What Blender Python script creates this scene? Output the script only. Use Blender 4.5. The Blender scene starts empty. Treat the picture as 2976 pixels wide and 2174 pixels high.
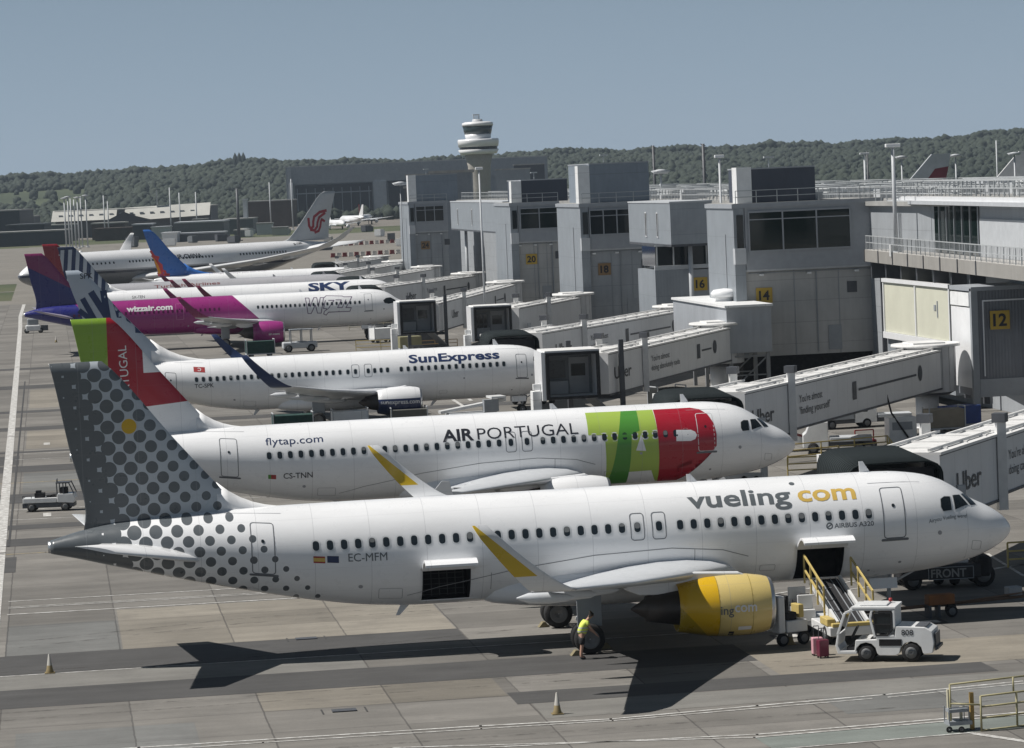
import bpy, bmesh, math, random
import numpy as np
from mathutils import Vector, Matrix
R_=math.radians
# ------------------------------------------------------------------ camera, world, sun, exposure
SC=bpy.context.scene
CAM=np.array([-37.105,-123.753,17.963]); YAW,PIT,ROL,FPX=.14034,-.0602,-.04303,9423.9
_cy,_sy=math.cos(YAW),math.sin(YAW); _cp,_sp=math.cos(PIT),math.sin(PIT)
_F=np.array([_sy*_cp,_cy*_cp,_sp]); _R=np.array([_cy,-_sy,0.]); _U=np.cross(_R,_F)
_c,_s=math.cos(ROL),math.sin(ROL); _R,_U=_R*_c+_U*_s,_U*_c-_R*_s
cd=bpy.data.cameras.new('camera'); cam=bpy.data.objects.new('camera',cd); SC.collection.objects.link(cam)
cd.sensor_width=36; cd.lens=FPX/2976*36; cd.clip_start=1; cd.clip_end=12000
M=Matrix(((_R[0],_U[0],-_F[0],CAM[0]),(_R[1],_U[1],-_F[1],CAM[1]),(_R[2],_U[2],-_F[2],CAM[2]),(0,0,0,1)))
cam.matrix_world=M; SC.camera=cam
SUNDIR=Vector((-.72,.085,1.)).normalized()
W=bpy.data.worlds.new('World'); SC.world=W; W.use_nodes=True
nt=W.node_tree; nt.nodes.clear()
wo=nt.nodes.new('ShaderNodeOutputWorld'); bg=nt.nodes.new('ShaderNodeBackground'); sk=nt.nodes.new('ShaderNodeTexSky')
sk.sky_type='NISHITA'; sk.sun_disc=False; sk.sun_elevation=math.asin(SUNDIR.z); sk.sun_rotation=math.atan2(SUNDIR.x,SUNDIR.y)
sk.altitude=0; sk.air_density=1.0; sk.dust_density=0.0; sk.ozone_density=1.0
_bw=nt.nodes.new('ShaderNodeRGBToBW'); nt.links.new(sk.outputs[0],_bw.inputs[0]); _sc=nt.nodes.new('ShaderNodeVectorMath'); _sc.operation='SCALE'; _sc.inputs[0].default_value=(.765,1.03,1.36); nt.links.new(_bw.outputs[0],_sc.inputs['Scale'])
_mx=nt.nodes.new('ShaderNodeMix'); _mx.data_type='RGBA'; _mx.inputs[0].default_value=.85; nt.links.new(sk.outputs[0],_mx.inputs[6]); nt.links.new(_sc.outputs[0],_mx.inputs[7]); nt.links.new(_mx.outputs[2],bg.inputs[0]); bg.inputs[1].default_value=.043; nt.links.new(bg.outputs[0],wo.inputs[0])
sl=bpy.data.lights.new('sun','SUN'); sl.energy=5.0; sl.angle=R_(.53); sl.color=(1,.955,.9)
so=bpy.data.objects.new('sun',sl); SC.collection.objects.link(so); so.rotation_euler=SUNDIR.to_track_quat('Z','Y').to_euler()
SC.view_settings.view_transform='Standard'; SC.view_settings.look='None'; SC.view_settings.exposure=.15; SC.view_settings.gamma=1
# ------------------------------------------------------------------ pixel (of the 2976 x 2174 photograph) to world helpers
def ray(px,py): return _F+_R*((px-1488)/FPX)+_U*((1087-py)/FPX)
def gz(px,py,z=0.):
    d=ray(px,py); return CAM+d*((z-CAM[2])/d[2])
def gy(px,py,Y):
    d=ray(px,py); return CAM+d*((Y-CAM[1])/d[1])
def gx(px,py,X):
    d=ray(px,py); return CAM+d*((X-CAM[0])/d[0])
def gd(px,py,D): return CAM+ray(px,py)*D
def xd(px,D):      # ground position under pixel column px at depth D
    p=gd(px,600,D); return p[0],p[1]
# ------------------------------------------------------------------ objects
COL=SC.collection
def tag(o,label=None,cat=None,group=None,kind=None):
    if label: o['label']=label
    if cat: o['category']=cat
    if group: o['group']=group
    if kind: o['kind']=kind
    return o
def empty(name,loc=(0,0,0),rz=0.,label=None,cat=None,group=None):
    o=bpy.data.objects.new(name,None); o.location=[float(v) for v in loc]; o.rotation_euler=(0,0,rz); o.empty_display_size=.5
    COL.objects.link(o); return tag(o,label,cat,group)
def dup(o,loc=None,rz=None,label=None,parent=None):
    c=o.copy(); COL.objects.link(c)
    if parent: c.parent=parent
    if loc is not None: c.location=[float(v) for v in loc]
    if rz is not None: c.rotation_euler=(0,0,rz)
    if label: c['label']=label
    for ch in list(o.children): dup(ch,parent=c)
    return c
class MB:
    def __init__(s): s.v=[]; s.f=[]; s.m=[]; s.s=[]; s.M=None
    def add(s,vs,fs,m=0,sm=False):
        b=len(s.v)
        for p in vs:
            p=Vector([float(q) for q in p]); s.v.append(tuple(s.M@p) if s.M else tuple(p))
        for f in fs: s.f.append(tuple(b+i for i in f)); s.m.append(m); s.s.append(sm)
        return s
    def box(s,x0,x1,y0,y1,z0,z1,m=0):
        vs=[(x,y,z) for z in(z0,z1) for y in(y0,y1) for x in(x0,x1)]
        return s.add(vs,[(0,2,3,1),(4,5,7,6),(0,1,5,4),(1,3,7,5),(3,2,6,7),(2,0,4,6)],m)
    def cbox(s,c,d,rz=0.,m=0,ry=0.,rx=0.):
        T=Matrix.Translation(Vector([float(q) for q in c]))@Matrix.Rotation(rz,4,'Z')@Matrix.Rotation(ry,4,'Y')@Matrix.Rotation(rx,4,'X')
        o=s.M; s.M=(o@T) if o else T; a,b,e=[q/2 for q in d]; s.box(-a,a,-b,b,-e,e,m); s.M=o; return s
    def beam(s,p,q,w,h=None,m=0):
        h=h or w; p=Vector([float(a) for a in p]); q=Vector([float(a) for a in q]); d=q-p; L=d.length
        if L<1e-6: return s
        d/=L; up=Vector((0,0,1)) if abs(d.z)<.95 else Vector((1,0,0)); r=d.cross(up).normalized(); u=r.cross(d)
        vs=[e+r*(a*w/2)+u*(b*h/2) for e in(p,q) for a,b in((-1,-1),(1,-1),(1,1),(-1,1))]
        return s.add(vs,[(0,1,2,3),(7,6,5,4),(0,4,5,1),(1,5,6,2),(2,6,7,3),(3,7,4,0)],m)
    def tube(s,p,q,r0,r1=None,n=10,m=0,cap=True,sm=True):
        r1=r0 if r1 is None else r1; p=Vector([float(a) for a in p]); q=Vector([float(a) for a in q]); d=(q-p).normalized()
        up=Vector((0,0,1)) if abs(d.z)<.95 else Vector((1,0,0)); r=d.cross(up).normalized(); u=r.cross(d); b=len(s.v); vs=[]
        for e,rr in((p,r0),(q,r1)):
            for i in range(n):
                a=2*math.pi*i/n; vs.append(e+r*(math.cos(a)*rr)+u*(math.sin(a)*rr))
        s.add(vs,[(i,(i+1)%n,n+(i+1)%n,n+i) for i in range(n)],m,sm)
        if cap: s.add(vs,[tuple(range(n))[::-1],tuple(range(n,2*n))],m,False)
        return s
    def path(s,pts,r,n=8,m=0):
        for a,b in zip(pts[:-1],pts[1:]): s.tube(a,b,r,r,n,m)
        return s
    def loft(s,rings,m=0,sm=True,caps=True,closed=True):
        n=len(rings[0]); vs=[p for r in rings for p in r]; fs=[]
        for k in range(len(rings)-1):
            for i in range(n if closed else n-1):
                j=(i+1)%n; fs.append((k*n+i,k*n+j,(k+1)*n+j,(k+1)*n+i))
        s.add(vs,fs,m,sm)
        if caps: s.add(list(rings[0])+list(rings[-1]),[tuple(range(n))[::-1],tuple(range(n,2*n))],m,False)
        return s
    def lathe(s,o,ax,prof,n=24,m=0,sm=True,caps=False):
        ax=Vector(ax).normalized(); up=Vector((0,0,1)) if abs(ax.z)<.9 else Vector((1,0,0)); r=ax.cross(up).normalized(); u=r.cross(ax); o=Vector([float(a) for a in o])
        return s.loft([[o+ax*t+(r*math.cos(2*math.pi*i/n)+u*math.sin(2*math.pi*i/n))*q for i in range(n)] for t,q in prof],m,sm,caps)
    def poly(s,pts,m=0): return s.add(pts,[tuple(range(len(pts)))],m)
    def prism(s,pts,y0,y1,m=0):   # polygon in x,z pulled along y
        n=len(pts); vs=[(x,y0,z) for x,z in pts]+[(x,y1,z) for x,z in pts]
        return s.add(vs,[tuple(range(n)),tuple(range(2*n-1,n-1,-1))]+[(i,n+i,n+(i+1)%n,(i+1)%n) for i in range(n)],m)
    def split(s,name,mats,parent=None,per=1,**k):
        # one object for every separately added piece (per = faces per piece when boxes or beams: 6)
        par=list(range(len(s.v)))
        def f(a):
            while par[a]!=a: par[a]=par[par[a]]; a=par[a]
            return a
        for q in s.f:
            for b in q[1:]: par[f(b)]=f(q[0])
        G={}
        for i,q in enumerate(s.f): G.setdefault(f(q[0]),[]).append(i)
        out=[]
        for g in G.values():
            m=MB(); mp={}
            for i in g:
                for v in s.f[i]:
                    if v not in mp: mp[v]=len(m.v); m.v.append(s.v[v])
                m.f.append(tuple(mp[v] for v in s.f[i])); m.m.append(s.m[i]); m.s.append(s.s[i])
            out.append(m.build(name,mats,parent,**k))
        return out
    def build(s,name,mats,parent=None,loc=None,rz=None,bevel=0,fix=True):
        me=bpy.data.meshes.new(name); me.from_pydata(s.v,[],s.f); me.update()
        if not isinstance(mats,(list,tuple)): mats=[mats]
        for m in mats: me.materials.append(m)
        me.polygons.foreach_set('material_index',s.m); me.polygons.foreach_set('use_smooth',s.s)
        if fix:
            bm=bmesh.new(); bm.from_mesh(me); bmesh.ops.remove_doubles(bm,verts=bm.verts,dist=1e-5); bmesh.ops.recalc_face_normals(bm,faces=bm.faces); bm.to_mesh(me); bm.free()
        o=bpy.data.objects.new(name,me); COL.objects.link(o)
        if parent: o.parent=parent
        if loc is not None: o.location=[float(v) for v in loc]
        if rz is not None: o.rotation_euler=(0,0,rz)
        if bevel:
            b=o.modifiers.new('bevel','BEVEL'); b.width=bevel; b.segments=2; b.limit_method='ANGLE'; b.angle_limit=R_(40)
        return o
# ------------------------------------------------------------------ materials
class E:
    def __init__(s,nt,k): s.nt=nt; s.k=k
    def _m(s,op,*a,clamp=False):
        n=s.nt.nodes.new('ShaderNodeMath'); n.operation=op; n.use_clamp=clamp
        for i,q in enumerate((s,)+a):
            if isinstance(q,E): s.nt.links.new(q.k,n.inputs[i])
            else: n.inputs[i].default_value=float(q)
        return E(s.nt,n.outputs[0])
    def __add__(s,o): return s._m('ADD',o)
    def __sub__(s,o): return s._m('SUBTRACT',o)
    def __mul__(s,o): return s._m('MULTIPLY',o)
    def __truediv__(s,o): return s._m('DIVIDE',o)
    def __neg__(s): return s*-1
    def lt(s,o): return s._m('LESS_THAN',o)
    def gt(s,o): return s._m('GREATER_THAN',o)
    def mn(s,o): return s._m('MINIMUM',o)
    def mx(s,o): return s._m('MAXIMUM',o)
    def ab(s): return s._m('ABSOLUTE')
    def fr(s): return s._m('FRACT')
    def fl(s): return s._m('FLOOR')
    def sq(s): return s._m('SQRT')
    def cl(s): return (s+0.)._m('ADD',0.,clamp=True)
def coords(nt,which='Object'):
    t=nt.nodes.new('ShaderNodeTexCoord'); x=nt.nodes.new('ShaderNodeSeparateXYZ'); nt.links.new(t.outputs[which],x.inputs[0])
    return [E(nt,x.outputs[i]) for i in range(3)]+[t.outputs[which]]
def mixc(nt,fac,a,b):
    n=nt.nodes.new('ShaderNodeMix'); n.data_type='RGBA'
    for key,q in((0,fac),(6,a),(7,b)):
        if isinstance(q,E): nt.links.new(q.k,n.inputs[key])
        elif hasattr(q,'is_output'): nt.links.new(q,n.inputs[key])
        elif key==0: n.inputs[0].default_value=q
        else: n.inputs[key].default_value=(q[0],q[1],q[2],1)
    return n.outputs[2]
def noise(nt,vec,scale,detail=4,rough=.6,stretch=None):
    if stretch:
        mp=nt.nodes.new('ShaderNodeMapping'); mp.inputs['Scale'].default_value=stretch; nt.links.new(vec,mp.inputs[0]); vec=mp.outputs[0]
    n=nt.nodes.new('ShaderNodeTexNoise'); n.inputs['Scale'].default_value=scale; n.inputs['Detail'].default_value=detail; n.inputs['Roughness'].default_value=rough
    nt.links.new(vec,n.inputs['Vector']); return E(nt,n.outputs[0])
def remap(e,a,b,c=0.,d=1.):
    n=e.nt.nodes.new('ShaderNodeMapRange'); n.inputs[1].default_value=a; n.inputs[2].default_value=b; n.inputs[3].default_value=c; n.inputs[4].default_value=d
    e.nt.links.new(e.k,n.inputs[0]); return E(e.nt,n.outputs[0])
def newmat(name,rough=.5,metal=0.,coat=0.,ior=1.45):
    m=bpy.data.materials.new(name); m.use_nodes=True; nt=m.node_tree; b=nt.nodes['Principled BSDF']
    b.inputs['Roughness'].default_value=rough; b.inputs['Metallic'].default_value=metal; b.inputs['IOR'].default_value=ior
    if coat: b.inputs['Coat Weight'].default_value=coat; b.inputs['Coat Roughness'].default_value=.08
    return m,nt,b
_mc={}
def mat(name,col,rough=.5,metal=0.,coat=0.,var=.12,scale=1.5,bump=0.,panel=None):
    if name in _mc: return _mc[name]
    m,nt,b=newmat(name,rough,metal,coat); x,y,z,vec=coords(nt)
    n=noise(nt,vec,scale,5); k=remap(n,.25,.75,1-var,1+var)
    c=mixc(nt,1.,(1,1,1),col)
    mu=nt.nodes.new('ShaderNodeVectorMath'); mu.operation='SCALE'; mu.inputs[0].default_value=col; nt.links.new(k.k,mu.inputs['Scale']); out=mu.outputs[0]
    if panel:
        px,pz,w=panel; g=((x+y)/px).fr().lt(w/px).mx((z/pz).fr().lt(w/pz)); out=mixc(nt,g*.45,out,(.03,.03,.035))
    nt.links.new(out,b.inputs['Base Color'])
    r=remap(noise(nt,vec,scale*2.3,3),.3,.7,rough*.85,min(1,rough*1.2)); nt.links.new(r.k,b.inputs['Roughness'])
    if bump:
        bp=nt.nodes.new('ShaderNodeBump'); bp.inputs['Strength'].default_value=bump; bp.inputs['Distance'].default_value=.02
        nt.links.new(noise(nt,vec,scale*8,3).k,bp.inputs['Height']); nt.links.new(bp.outputs[0],b.inputs['Normal'])
    _mc[name]=m; return m
def ribmat(name,col,pitch=.25,depth=.6,rough=.5,axis='h',var=.08,seam=0,seamw=.05):
    if name in _mc: return _mc[name]
    m,nt,b=newmat(name,rough); x,y,z,vec=coords(nt); u=(x+y) if axis=='h' else z
    w=((u/pitch).fr()-.5).ab()*2
    k=remap(noise(nt,vec,.6,5),.3,.7,1-var,1+var)*remap(noise(nt,vec,1.,4,stretch=(3,3,.2)),.35,.7,1.03,.93)
    mu=nt.nodes.new('ShaderNodeVectorMath'); mu.operation='SCALE'; mu.inputs[0].default_value=col; nt.links.new(k.k,mu.inputs['Scale']); out=mu.outputs[0]
    if seam: out=mixc(nt,(z/seam).fr().lt(seamw/seam)*.4,out,(.05,.05,.055))
    nt.links.new(out,b.inputs['Base Color'])
    bp=nt.nodes.new('ShaderNodeBump'); bp.inputs['Strength'].default_value=depth; bp.inputs['Distance'].default_value=.03
    nt.links.new(w.k,bp.inputs['Height']); nt.links.new(bp.outputs[0],b.inputs['Normal']); _mc[name]=m; return m
BLIND=mat('window blind',(.15,.16,.165),.6)
WHITE=mat('white paint',(.74,.75,.76),.38,var=.05,coat=.25)
LWHITE=mat('white metal sheet',(.7,.71,.71),.5,var=.08,panel=(3.,2.6,.03))
GREYM=mat('grey painted metal',(.27,.29,.31),.5,var=.1)
LGREY=mat('light grey metal',(.45,.47,.49),.5,var=.1)
DGREY=mat('dark grey metal',(.07,.075,.085),.5,var=.15)
BLACK=mat('black rubber',(.018,.018,.02),.75,var=.2)
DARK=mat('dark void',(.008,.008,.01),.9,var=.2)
STEEL=mat('bare steel',(.55,.56,.57),.32,metal=.9,var=.1)
GLASS,_nt,_b=newmat('dark window glass',.06); _b.inputs['Base Color'].default_value=(.012,.017,.02,1)
CGLASS,_nt,_b=newmat('cabin window pane',.12); _b.inputs['Base Color'].default_value=(.02,.028,.035,1)
YELLOW=mat('yellow rail paint',(.50,.39,.14),.5,var=.15,scale=3)
ORANGE=mat('orange equipment paint',(.55,.17,.03),.5,var=.2,scale=3)
REDP=mat('red plastic',(.33,.035,.035),.5,var=.2)
NAVY=mat('navy paint',(.018,.035,.10),.4,var=.1)
BLUEP=mat('blue equipment paint',(.02,.05,.2),.5,var=.2)
GREENP=mat('dark green tarpaulin',(.012,.045,.038),.7,var=.25,bump=.5)
TYRE=mat('tyre',(.016,.016,.017),.85,var=.2)
HUBM=mat('wheel hub',(.16,.165,.17),.5,metal=.3)
# ------------------------------------------------------------------ aircraft
def catmull(tab,x):
    xs=[t[0] for t in tab]
    if x<=xs[0]: return tab[0][1:]
    if x>=xs[-1]: return tab[-1][1:]
    i=max(k for k in range(len(xs)-1) if xs[k]<=x); h=xs[i+1]-xs[i]; t=(x-xs[i])/h; out=[]
    for c in range(1,len(tab[0])):
        g=lambda k:tab[k][c]
        def sl(k):   # monotone slopes
            if k<=0 or k>=len(xs)-1: 
                a=0 if k<=0 else k-1; return (g(a+1)-g(a))/(xs[a+1]-xs[a])
            d0=(g(k)-g(k-1))/(xs[k]-xs[k-1]); d1=(g(k+1)-g(k))/(xs[k+1]-xs[k])
            return 0. if d0*d1<=0 else 2*d0*d1/(d0+d1)
        m0,m1=sl(i),sl(i+1); t2,t3=t*t,t*t*t
        out.append((2*t3-3*t2+1)*g(i)+(t3-2*t2+t)*h*m0+(-2*t3+3*t2)*g(i+1)+(t3-t2)*h*m1)
    return out
A320=dict(L=37.57,prof=[(0,3.32,3.30,.02),(.12,3.62,3.04,.34),(.5,4.0,2.74,.78),(1.,4.32,2.48,1.12),(1.6,4.62,2.26,1.38),(2.2,5.06,2.10,1.57),(2.9,5.46,1.97,1.73),(3.8,5.72,1.86,1.87),(5.,5.85,1.77,1.95),(6.3,5.87,1.73,1.975),
  (23.5,5.87,1.73,1.975),(25.5,5.87,1.84,1.965),(27.5,5.86,2.12,1.91),(29.5,5.84,2.52,1.77),(31.5,5.80,2.97,1.53),(33.5,5.70,3.46,1.20),(35.3,5.52,3.92,.82),(36.6,5.27,4.27,.52),(37.57,5.0,4.5,.27)],
  wing=[(1.2,11.2,7.6,2.35,.13),(2.0,11.7,7.0,2.5,.13),(6.4,14.2,4.2,2.98,.12),(11.5,17.1,2.9,3.48,.11),(16.9,20.1,1.6,4.12,.1)],
  tip='sharklet',fin=[(5.3,29.6,36.3,.36),(6.0,30.4,36.2,.34),(8.5,32.6,36.7,.26),(11.3,34.85,37.2,.15),(11.72,35.3,37.3,.1)],dorsal=27.6,finroot=(29.6,5.7),
  stab=[(.5,31.4,4.2,4.2,.1),(1.5,32.1,3.7,4.34,.1),(6.1,35.2,1.5,5.15,.09)],eng=dict(d=11.05,y=5.75,z=1.72,r=1.08,L=3.6,core=5.3),
  mg=(17.71,3.795,.58,.46),ng=(5.07,.38),wz=4.42,fair=(11.3,21.4),door1=5.02,dz=3.43,dh=1.88)
B738=dict(L=38.0,prof=[(0,2.9,2.88,.02),(.15,3.15,2.66,.25),(.6,3.45,2.36,.62),(1.2,3.78,2.05,.98),(1.8,4.08,1.82,1.22),(2.5,4.62,1.62,1.42),(3.2,5.0,1.5,1.57),(4.5,5.27,1.4,1.74),(6,5.35,1.34,1.84),(7.5,5.36,1.33,1.88),
  (24,5.36,1.33,1.88),(27,5.36,1.62,1.85),(29.5,5.35,2.1,1.7),(32,5.3,2.72,1.4),(34.5,5.2,3.4,1.0),(36.5,5.08,3.95,.6),(38,4.85,4.4,.22)],
  wing=[(1.2,12.6,7.4,2.0,.13),(2.0,13.2,6.6,2.1,.13),(5.9,16.3,4.1,2.55,.12),(11.5,19.6,2.8,3.2,.11),(17.,22.9,1.5,4.0,.1)],
  tip='winglet',fin=[(5.1,31.3,37.2,.34),(6.2,32.6,37.6,.3),(9,35.3,38.4,.2),(12.2,38.0,39.4,.12),(12.5,38.5,39.45,.09)],dorsal=27.4,finroot=(31.9,5.25),
  stab=[(.4,33.2,4.4,3.9,.1),(1.3,34.0,3.8,3.95,.1),(7.1,38.4,1.4,4.6,.09)],eng=dict(d=12.3,y=4.85,z=1.72,r=1.03,L=3.3,core=4.7),
  mg=(19.9,2.86,.56,.43),ng=(4.0,.35),wz=3.95,fair=(13,23),door1=4.25,dz=2.8,dh=1.75)
B738S=dict(B738,L=36.9,fin=[(z,a-1.4,b-1.4,t) for z,a,b,t in B738['fin']],dorsal=26.4,finroot=(30.7,5.25),stab=[(w[0],w[1]-1.3)+w[2:] for w in B738['stab']],prof=[(d if d<=27 else 27+(d-27)*.9,)+tuple(q) for d,*q in B738['prof']])
def stretch(S,cuts,**kw):
    f=lambda d:d+sum(a for c,a in cuts if d>c)
    T=dict(S); T['L']=f(S['L']); T['prof']=[(f(p[0]),)+p[1:] for p in S['prof']]
    T['wing']=[(w[0],f(w[1]))+w[2:] for w in S['wing']]; T['fin']=[(z,f(a),f(b),t) for z,a,b,t in S['fin']]; T['dorsal']=f(S['dorsal']); T['finroot']=(f(S['finroot'][0]),S['finroot'][1])
    T['stab']=[(w[0],f(w[1]))+w[2:] for w in S['stab']]; T['eng']=dict(S['eng'],d=f(S['eng']['d'])); T['mg']=(f(S['mg'][0]),)+S['mg'][1:]; T['fair']=(f(S['fair'][0]),f(S['fair'][1])); T.update(kw); return T
A321=stretch(A320,[(8.,4.27),(23.9,2.67)]); A321['eng']=dict(A321['eng'],r=1.22,z=1.62)
A332=dict(L=66.8,prof=[(0,4.75,4.70,.03),(.3,5.35,4.2,.7),(1.,5.95,3.7,1.3),(2.2,6.75,3.2,1.9),(3.6,7.6,2.8,2.4),(5.2,8.1,2.5,2.75),(7.5,8.38,2.3,2.95),(10,8.4,2.25,2.98),
  (44,8.4,2.25,2.98),(48,8.4,2.7,2.9),(52,8.38,3.5,2.6),(56,8.3,4.6,2.1),(60,8.1,5.7,1.5),(64,7.7,6.7,.8),(66.8,7.4,7.0,.3)],
  wing=[(2.2,20.5,13,3.3,.12),(3.2,21.4,12,3.4,.12),(10,26.2,8.2,4.2,.12),(20,33.2,5,5.7,.11),(29,39.6,2.6,7.6,.1),(31,42.0,1.7,9.0,.09),(32.2,44.4,.8,10.8,.08)],
  tip='none',fin=[(8.2,55.,64.5,.5),(10,57.,64.6,.42),(14,60.6,65.5,.3),(16.6,63,66.3,.18),(17.05,63.8,66.4,.1)],dorsal=53.5,finroot=(55.6,8.25),
  stab=[(1.,56.5,7,6.7,.1),(2.,57.5,6.2,6.8,.1),(9.4,63.2,2.3,7.6,.09)],eng=dict(d=21.,y=10.5,z=2.7,r=1.95,L=6.,core=7.6),
  mg=(34.,5.3,.7,.6),ng=(4.6,.5),wz=6.3,fair=(20,38),door1=6.,dz=5.,dh=2.)
def airfoil(d0,ch,y,z,t,n=9,tw=0.,axis='y'):
    P=[]
    for i in range(n+1):
        u=(1-math.cos(math.pi*i/n))/2; h=5*t*(.2969*math.sqrt(u)-.126*u-.3516*u*u+.2843*u**3-.1036*u**4); c=.02*math.sin(math.pi*u)
        P.append((u,h+c,-h+c))
    up=[(u,a) for u,a,b in P]; lo=[(u,b) for u,a,b in P[1:-1]][::-1]; out=[]
    for u,h in up+lo:
        if axis=='y': out.append((-(d0+u*ch),y,z+h*ch-tw*(u-.3)*ch))
        else: out.append((-(d0+u*ch),y+h*ch,z))
    return out
_rw=random.Random(77)
class Plane:
    def __init__(s,S,name,label,loc,rz,group,mats):
        s.S=S; s.mt=mats; s.root=empty(name,loc,rz,label,'aircraft',group); s.rz=rz; s.loc=np.array([float(loc[0]),float(loc[1]),float(loc[2])])
        s.body()
    def sec(s,d): 
        q=catmull([(math.sqrt(p[0]),)+tuple(p[1:]) for p in s.S['prof']],math.sqrt(max(d,0)))
        return (q[0]+q[1])/2,(q[0]-q[1])/2,q[2]      # centre z, half height, half width
    def side(s,d,z,off=.006):
        zc,hh,hw=s.sec(d); q=(z-zc)/hh; q=max(-1,min(1,q)); n=math.hypot(q,math.sqrt(1-q*q)); return -(hw+off)*math.sqrt(max(0,1-q*q))
    def arc(s,d,v,off=.006):                  # v metres measured up the skin from the widest line
        zc,hh,hw=s.sec(d); t=v/((hh+hw)/2); return (-d,-(hw+off)*math.cos(t),zc+(hh+off)*math.sin(t))
    def hit(s,px,py):                         # pixel -> (d, v) on this fuselage
        c,sn=math.cos(-s.rz),math.sin(-s.rz); r=ray(px,py); o=CAM-s.loc
        o=np.array([c*o[0]-sn*o[1],sn*o[0]+c*o[1],o[2]]); r=np.array([c*r[0]-sn*r[1],sn*r[0]+c*r[1],r[2]])
        t0=(-3.2-o[1])/r[1]; best=None
        for k in range(900):
            p=o+r*(t0+k*.008); d=-p[0]
            if d<.02 or d>s.S['L']-.02: continue
            zc,hh,hw=s.sec(d); g=(p[1]/hw)**2+((p[2]-zc)/hh)**2
            if g<=1: best=p; break
            if best is None or g<bg_: best,bg_=p,g
        d=-best[0]; zc,hh,hw=s.sec(d); return d,math.atan2((best[2]-zc)/hh,-best[1]/hw)*((hh+hw)/2)
    def body(s):
        S=s.S; L=S['L']; ds=[0,.02,.06,.12,.22,.35,.5,.7,.9,1.15,1.4]; d=1.7
        while d<L-.3: ds.append(d); d+=.35 if (d<8 or d>L*.6) else .9
        ds+=[L-.15,L]; n=56; rings=[]
        for d in ds:
            zc,hh,hw=s.sec(d); rings.append([(-d,hw*math.cos(2*math.pi*i/n),zc+hh*math.sin(2*math.pi*i/n)) for i in range(n)])
        s.fus=MB().loft(rings).build('fuselage',[s.mt['fus'],s.mt.get('hold',DARK)],s.root)
        m=MB(); zc,hh,hw=s.sec(L); m.lathe((-L+.02,0,zc),(-1,0,0),[(0,hh*.93),(.12,hh*.9),(.12,hh*.7),(.0,hh*.6)],20); m.build('exhaust',STEEL,s.root)
        # belly fairing
        a,b=S['fair']; rings=[]; zb=s.sec((a+b)/2)[0]-s.sec((a+b)/2)[1]; hw=s.sec(a)[2]
        for i in range(19):
            u=i/18; e=math.sin(math.pi*u)**.55; w=(hw*.72+.36*hw*e)*max(e,.05)**.3; zt=zb+.42*hw+.24*hw*e; zl=zb+.1-.24*hw*e
            rings.append([(-(a+(b-a)*u),w*math.copysign(abs(math.cos(t))**.75,math.cos(t)),(zt+zl)/2+(zt-zl)/2*math.copysign(abs(math.sin(t))**.75,math.sin(t))) for t in [2*math.pi*k/28 for k in range(28)]])
        MB().loft(rings).build('belly_fairing',s.mt.get('fair',s.mt['white']),s.root)
        s.wing(-1); s.wing(1); s.finstab(); s.engine(-1); s.engine(1); s.gear()
    def wing(s,sg):
        S=s.S; w=S['wing']; wm=MB(); sub=[]
        for a,b in zip(w[:-1],w[1:]):
            for k in range(4): sub.append([a[i]+(b[i]-a[i])*k/4 for i in range(5)])
        sub.append(list(w[-1])); q=w[-1]
        wm.loft([airfoil(d,c,sg*y,z,t,tw=.03) for y,d,c,z,t in sub])
        wo=wm.build('wing',s.mt['wing'],s.root)
        if S['tip']!='none':
            H=2.42; T=MB(); rr=[]
            for k in range(9):
                u=k/8; e=1-(1-u)**2; yy=q[0]+.75*min(1,e*1.15); zz=q[3]+H*(u**1.6); dd=q[1]+3.1*u**1.25+.0; ch=q[2]*(1-.66*u) if u<.97 else q[2]*.3
                cant=min(1,u*3.)*math.pi/2*.93
                ring=[]
                for x,yv,zv in airfoil(0,ch,0,0,.1*(1-.4*u)):
                    ring.append((x-dd,sg*(yy-zv*math.sin(cant)),zz+zv*math.cos(cant)))
                rr.append(ring)
            T.loft(rr); s.tipo=T.build('winglet',s.mt['tip'],s.root)
        else:
            if S is A320F:
                m=MB(); m.prism([(-q[1]-.3,q[3]-.6),(-q[1]-1.3,q[3]-.4),(-q[1]-1.5,q[3]),(-q[1]-.95,q[3]+.62),(-q[1]-.6,q[3]+.6)],sg*q[0],sg*(q[0]+.06)); m.build('wingtip_fence',s.mt['tip'],s.root)
        # flap tracks and slat line
        for yy in ([3.2,6.9,10.1,13.4] if S['L']<50 else [7,12,17,22]):
            a=[catmull([tuple(r) for r in w],yy)]; d,c,z,t=a[0]
            MB().lathe((-(d+c*.62),sg*yy,z-.28-.01*c),(-1,0,.04),[(0,.02),(.25,.14),(.9,.21),(1.6,.19),(c*.38+.6+.5,.03)],10).build('flap_track',s.mt['wing'],s.root)
    def finstab(s):
        S=s.S; F=S['fin']; m=MB(); rr=[]
        for z,a,b,t in F: rr.append([(x,y,z) for x,y,_ in airfoil(a,b-a,0,0,t/(b-a)*1.0,n=14,axis='z')])
        rr=[[(x,y-.02*(F[i][2]-F[i][1])*math.sin(math.pi*min(1,max(0,(-x-F[i][1])/(F[i][2]-F[i][1])))),z) for x,y,z in r] for i,r in enumerate(rr)]
        rr=[]; zs=[F[0][0]+(F[-1][0]-F[0][0])*i/18 for i in range(19)]
        for z in zs:
            a,b,t=catmull(F,z); up=[];lo=[]
            for i in range(17):
                u=max(.0005,(1-math.cos(math.pi*i/16))/2*.999); h=5*t*(.2969*math.sqrt(u)-.126*u-.3516*u*u+.2843*u**3-.1036*u**4)
                up.append((-(a+(b-a)*u),h,z)); lo.append((-(a+(b-a)*u),-h,z))
            rr.append(up+lo[::-1])
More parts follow.
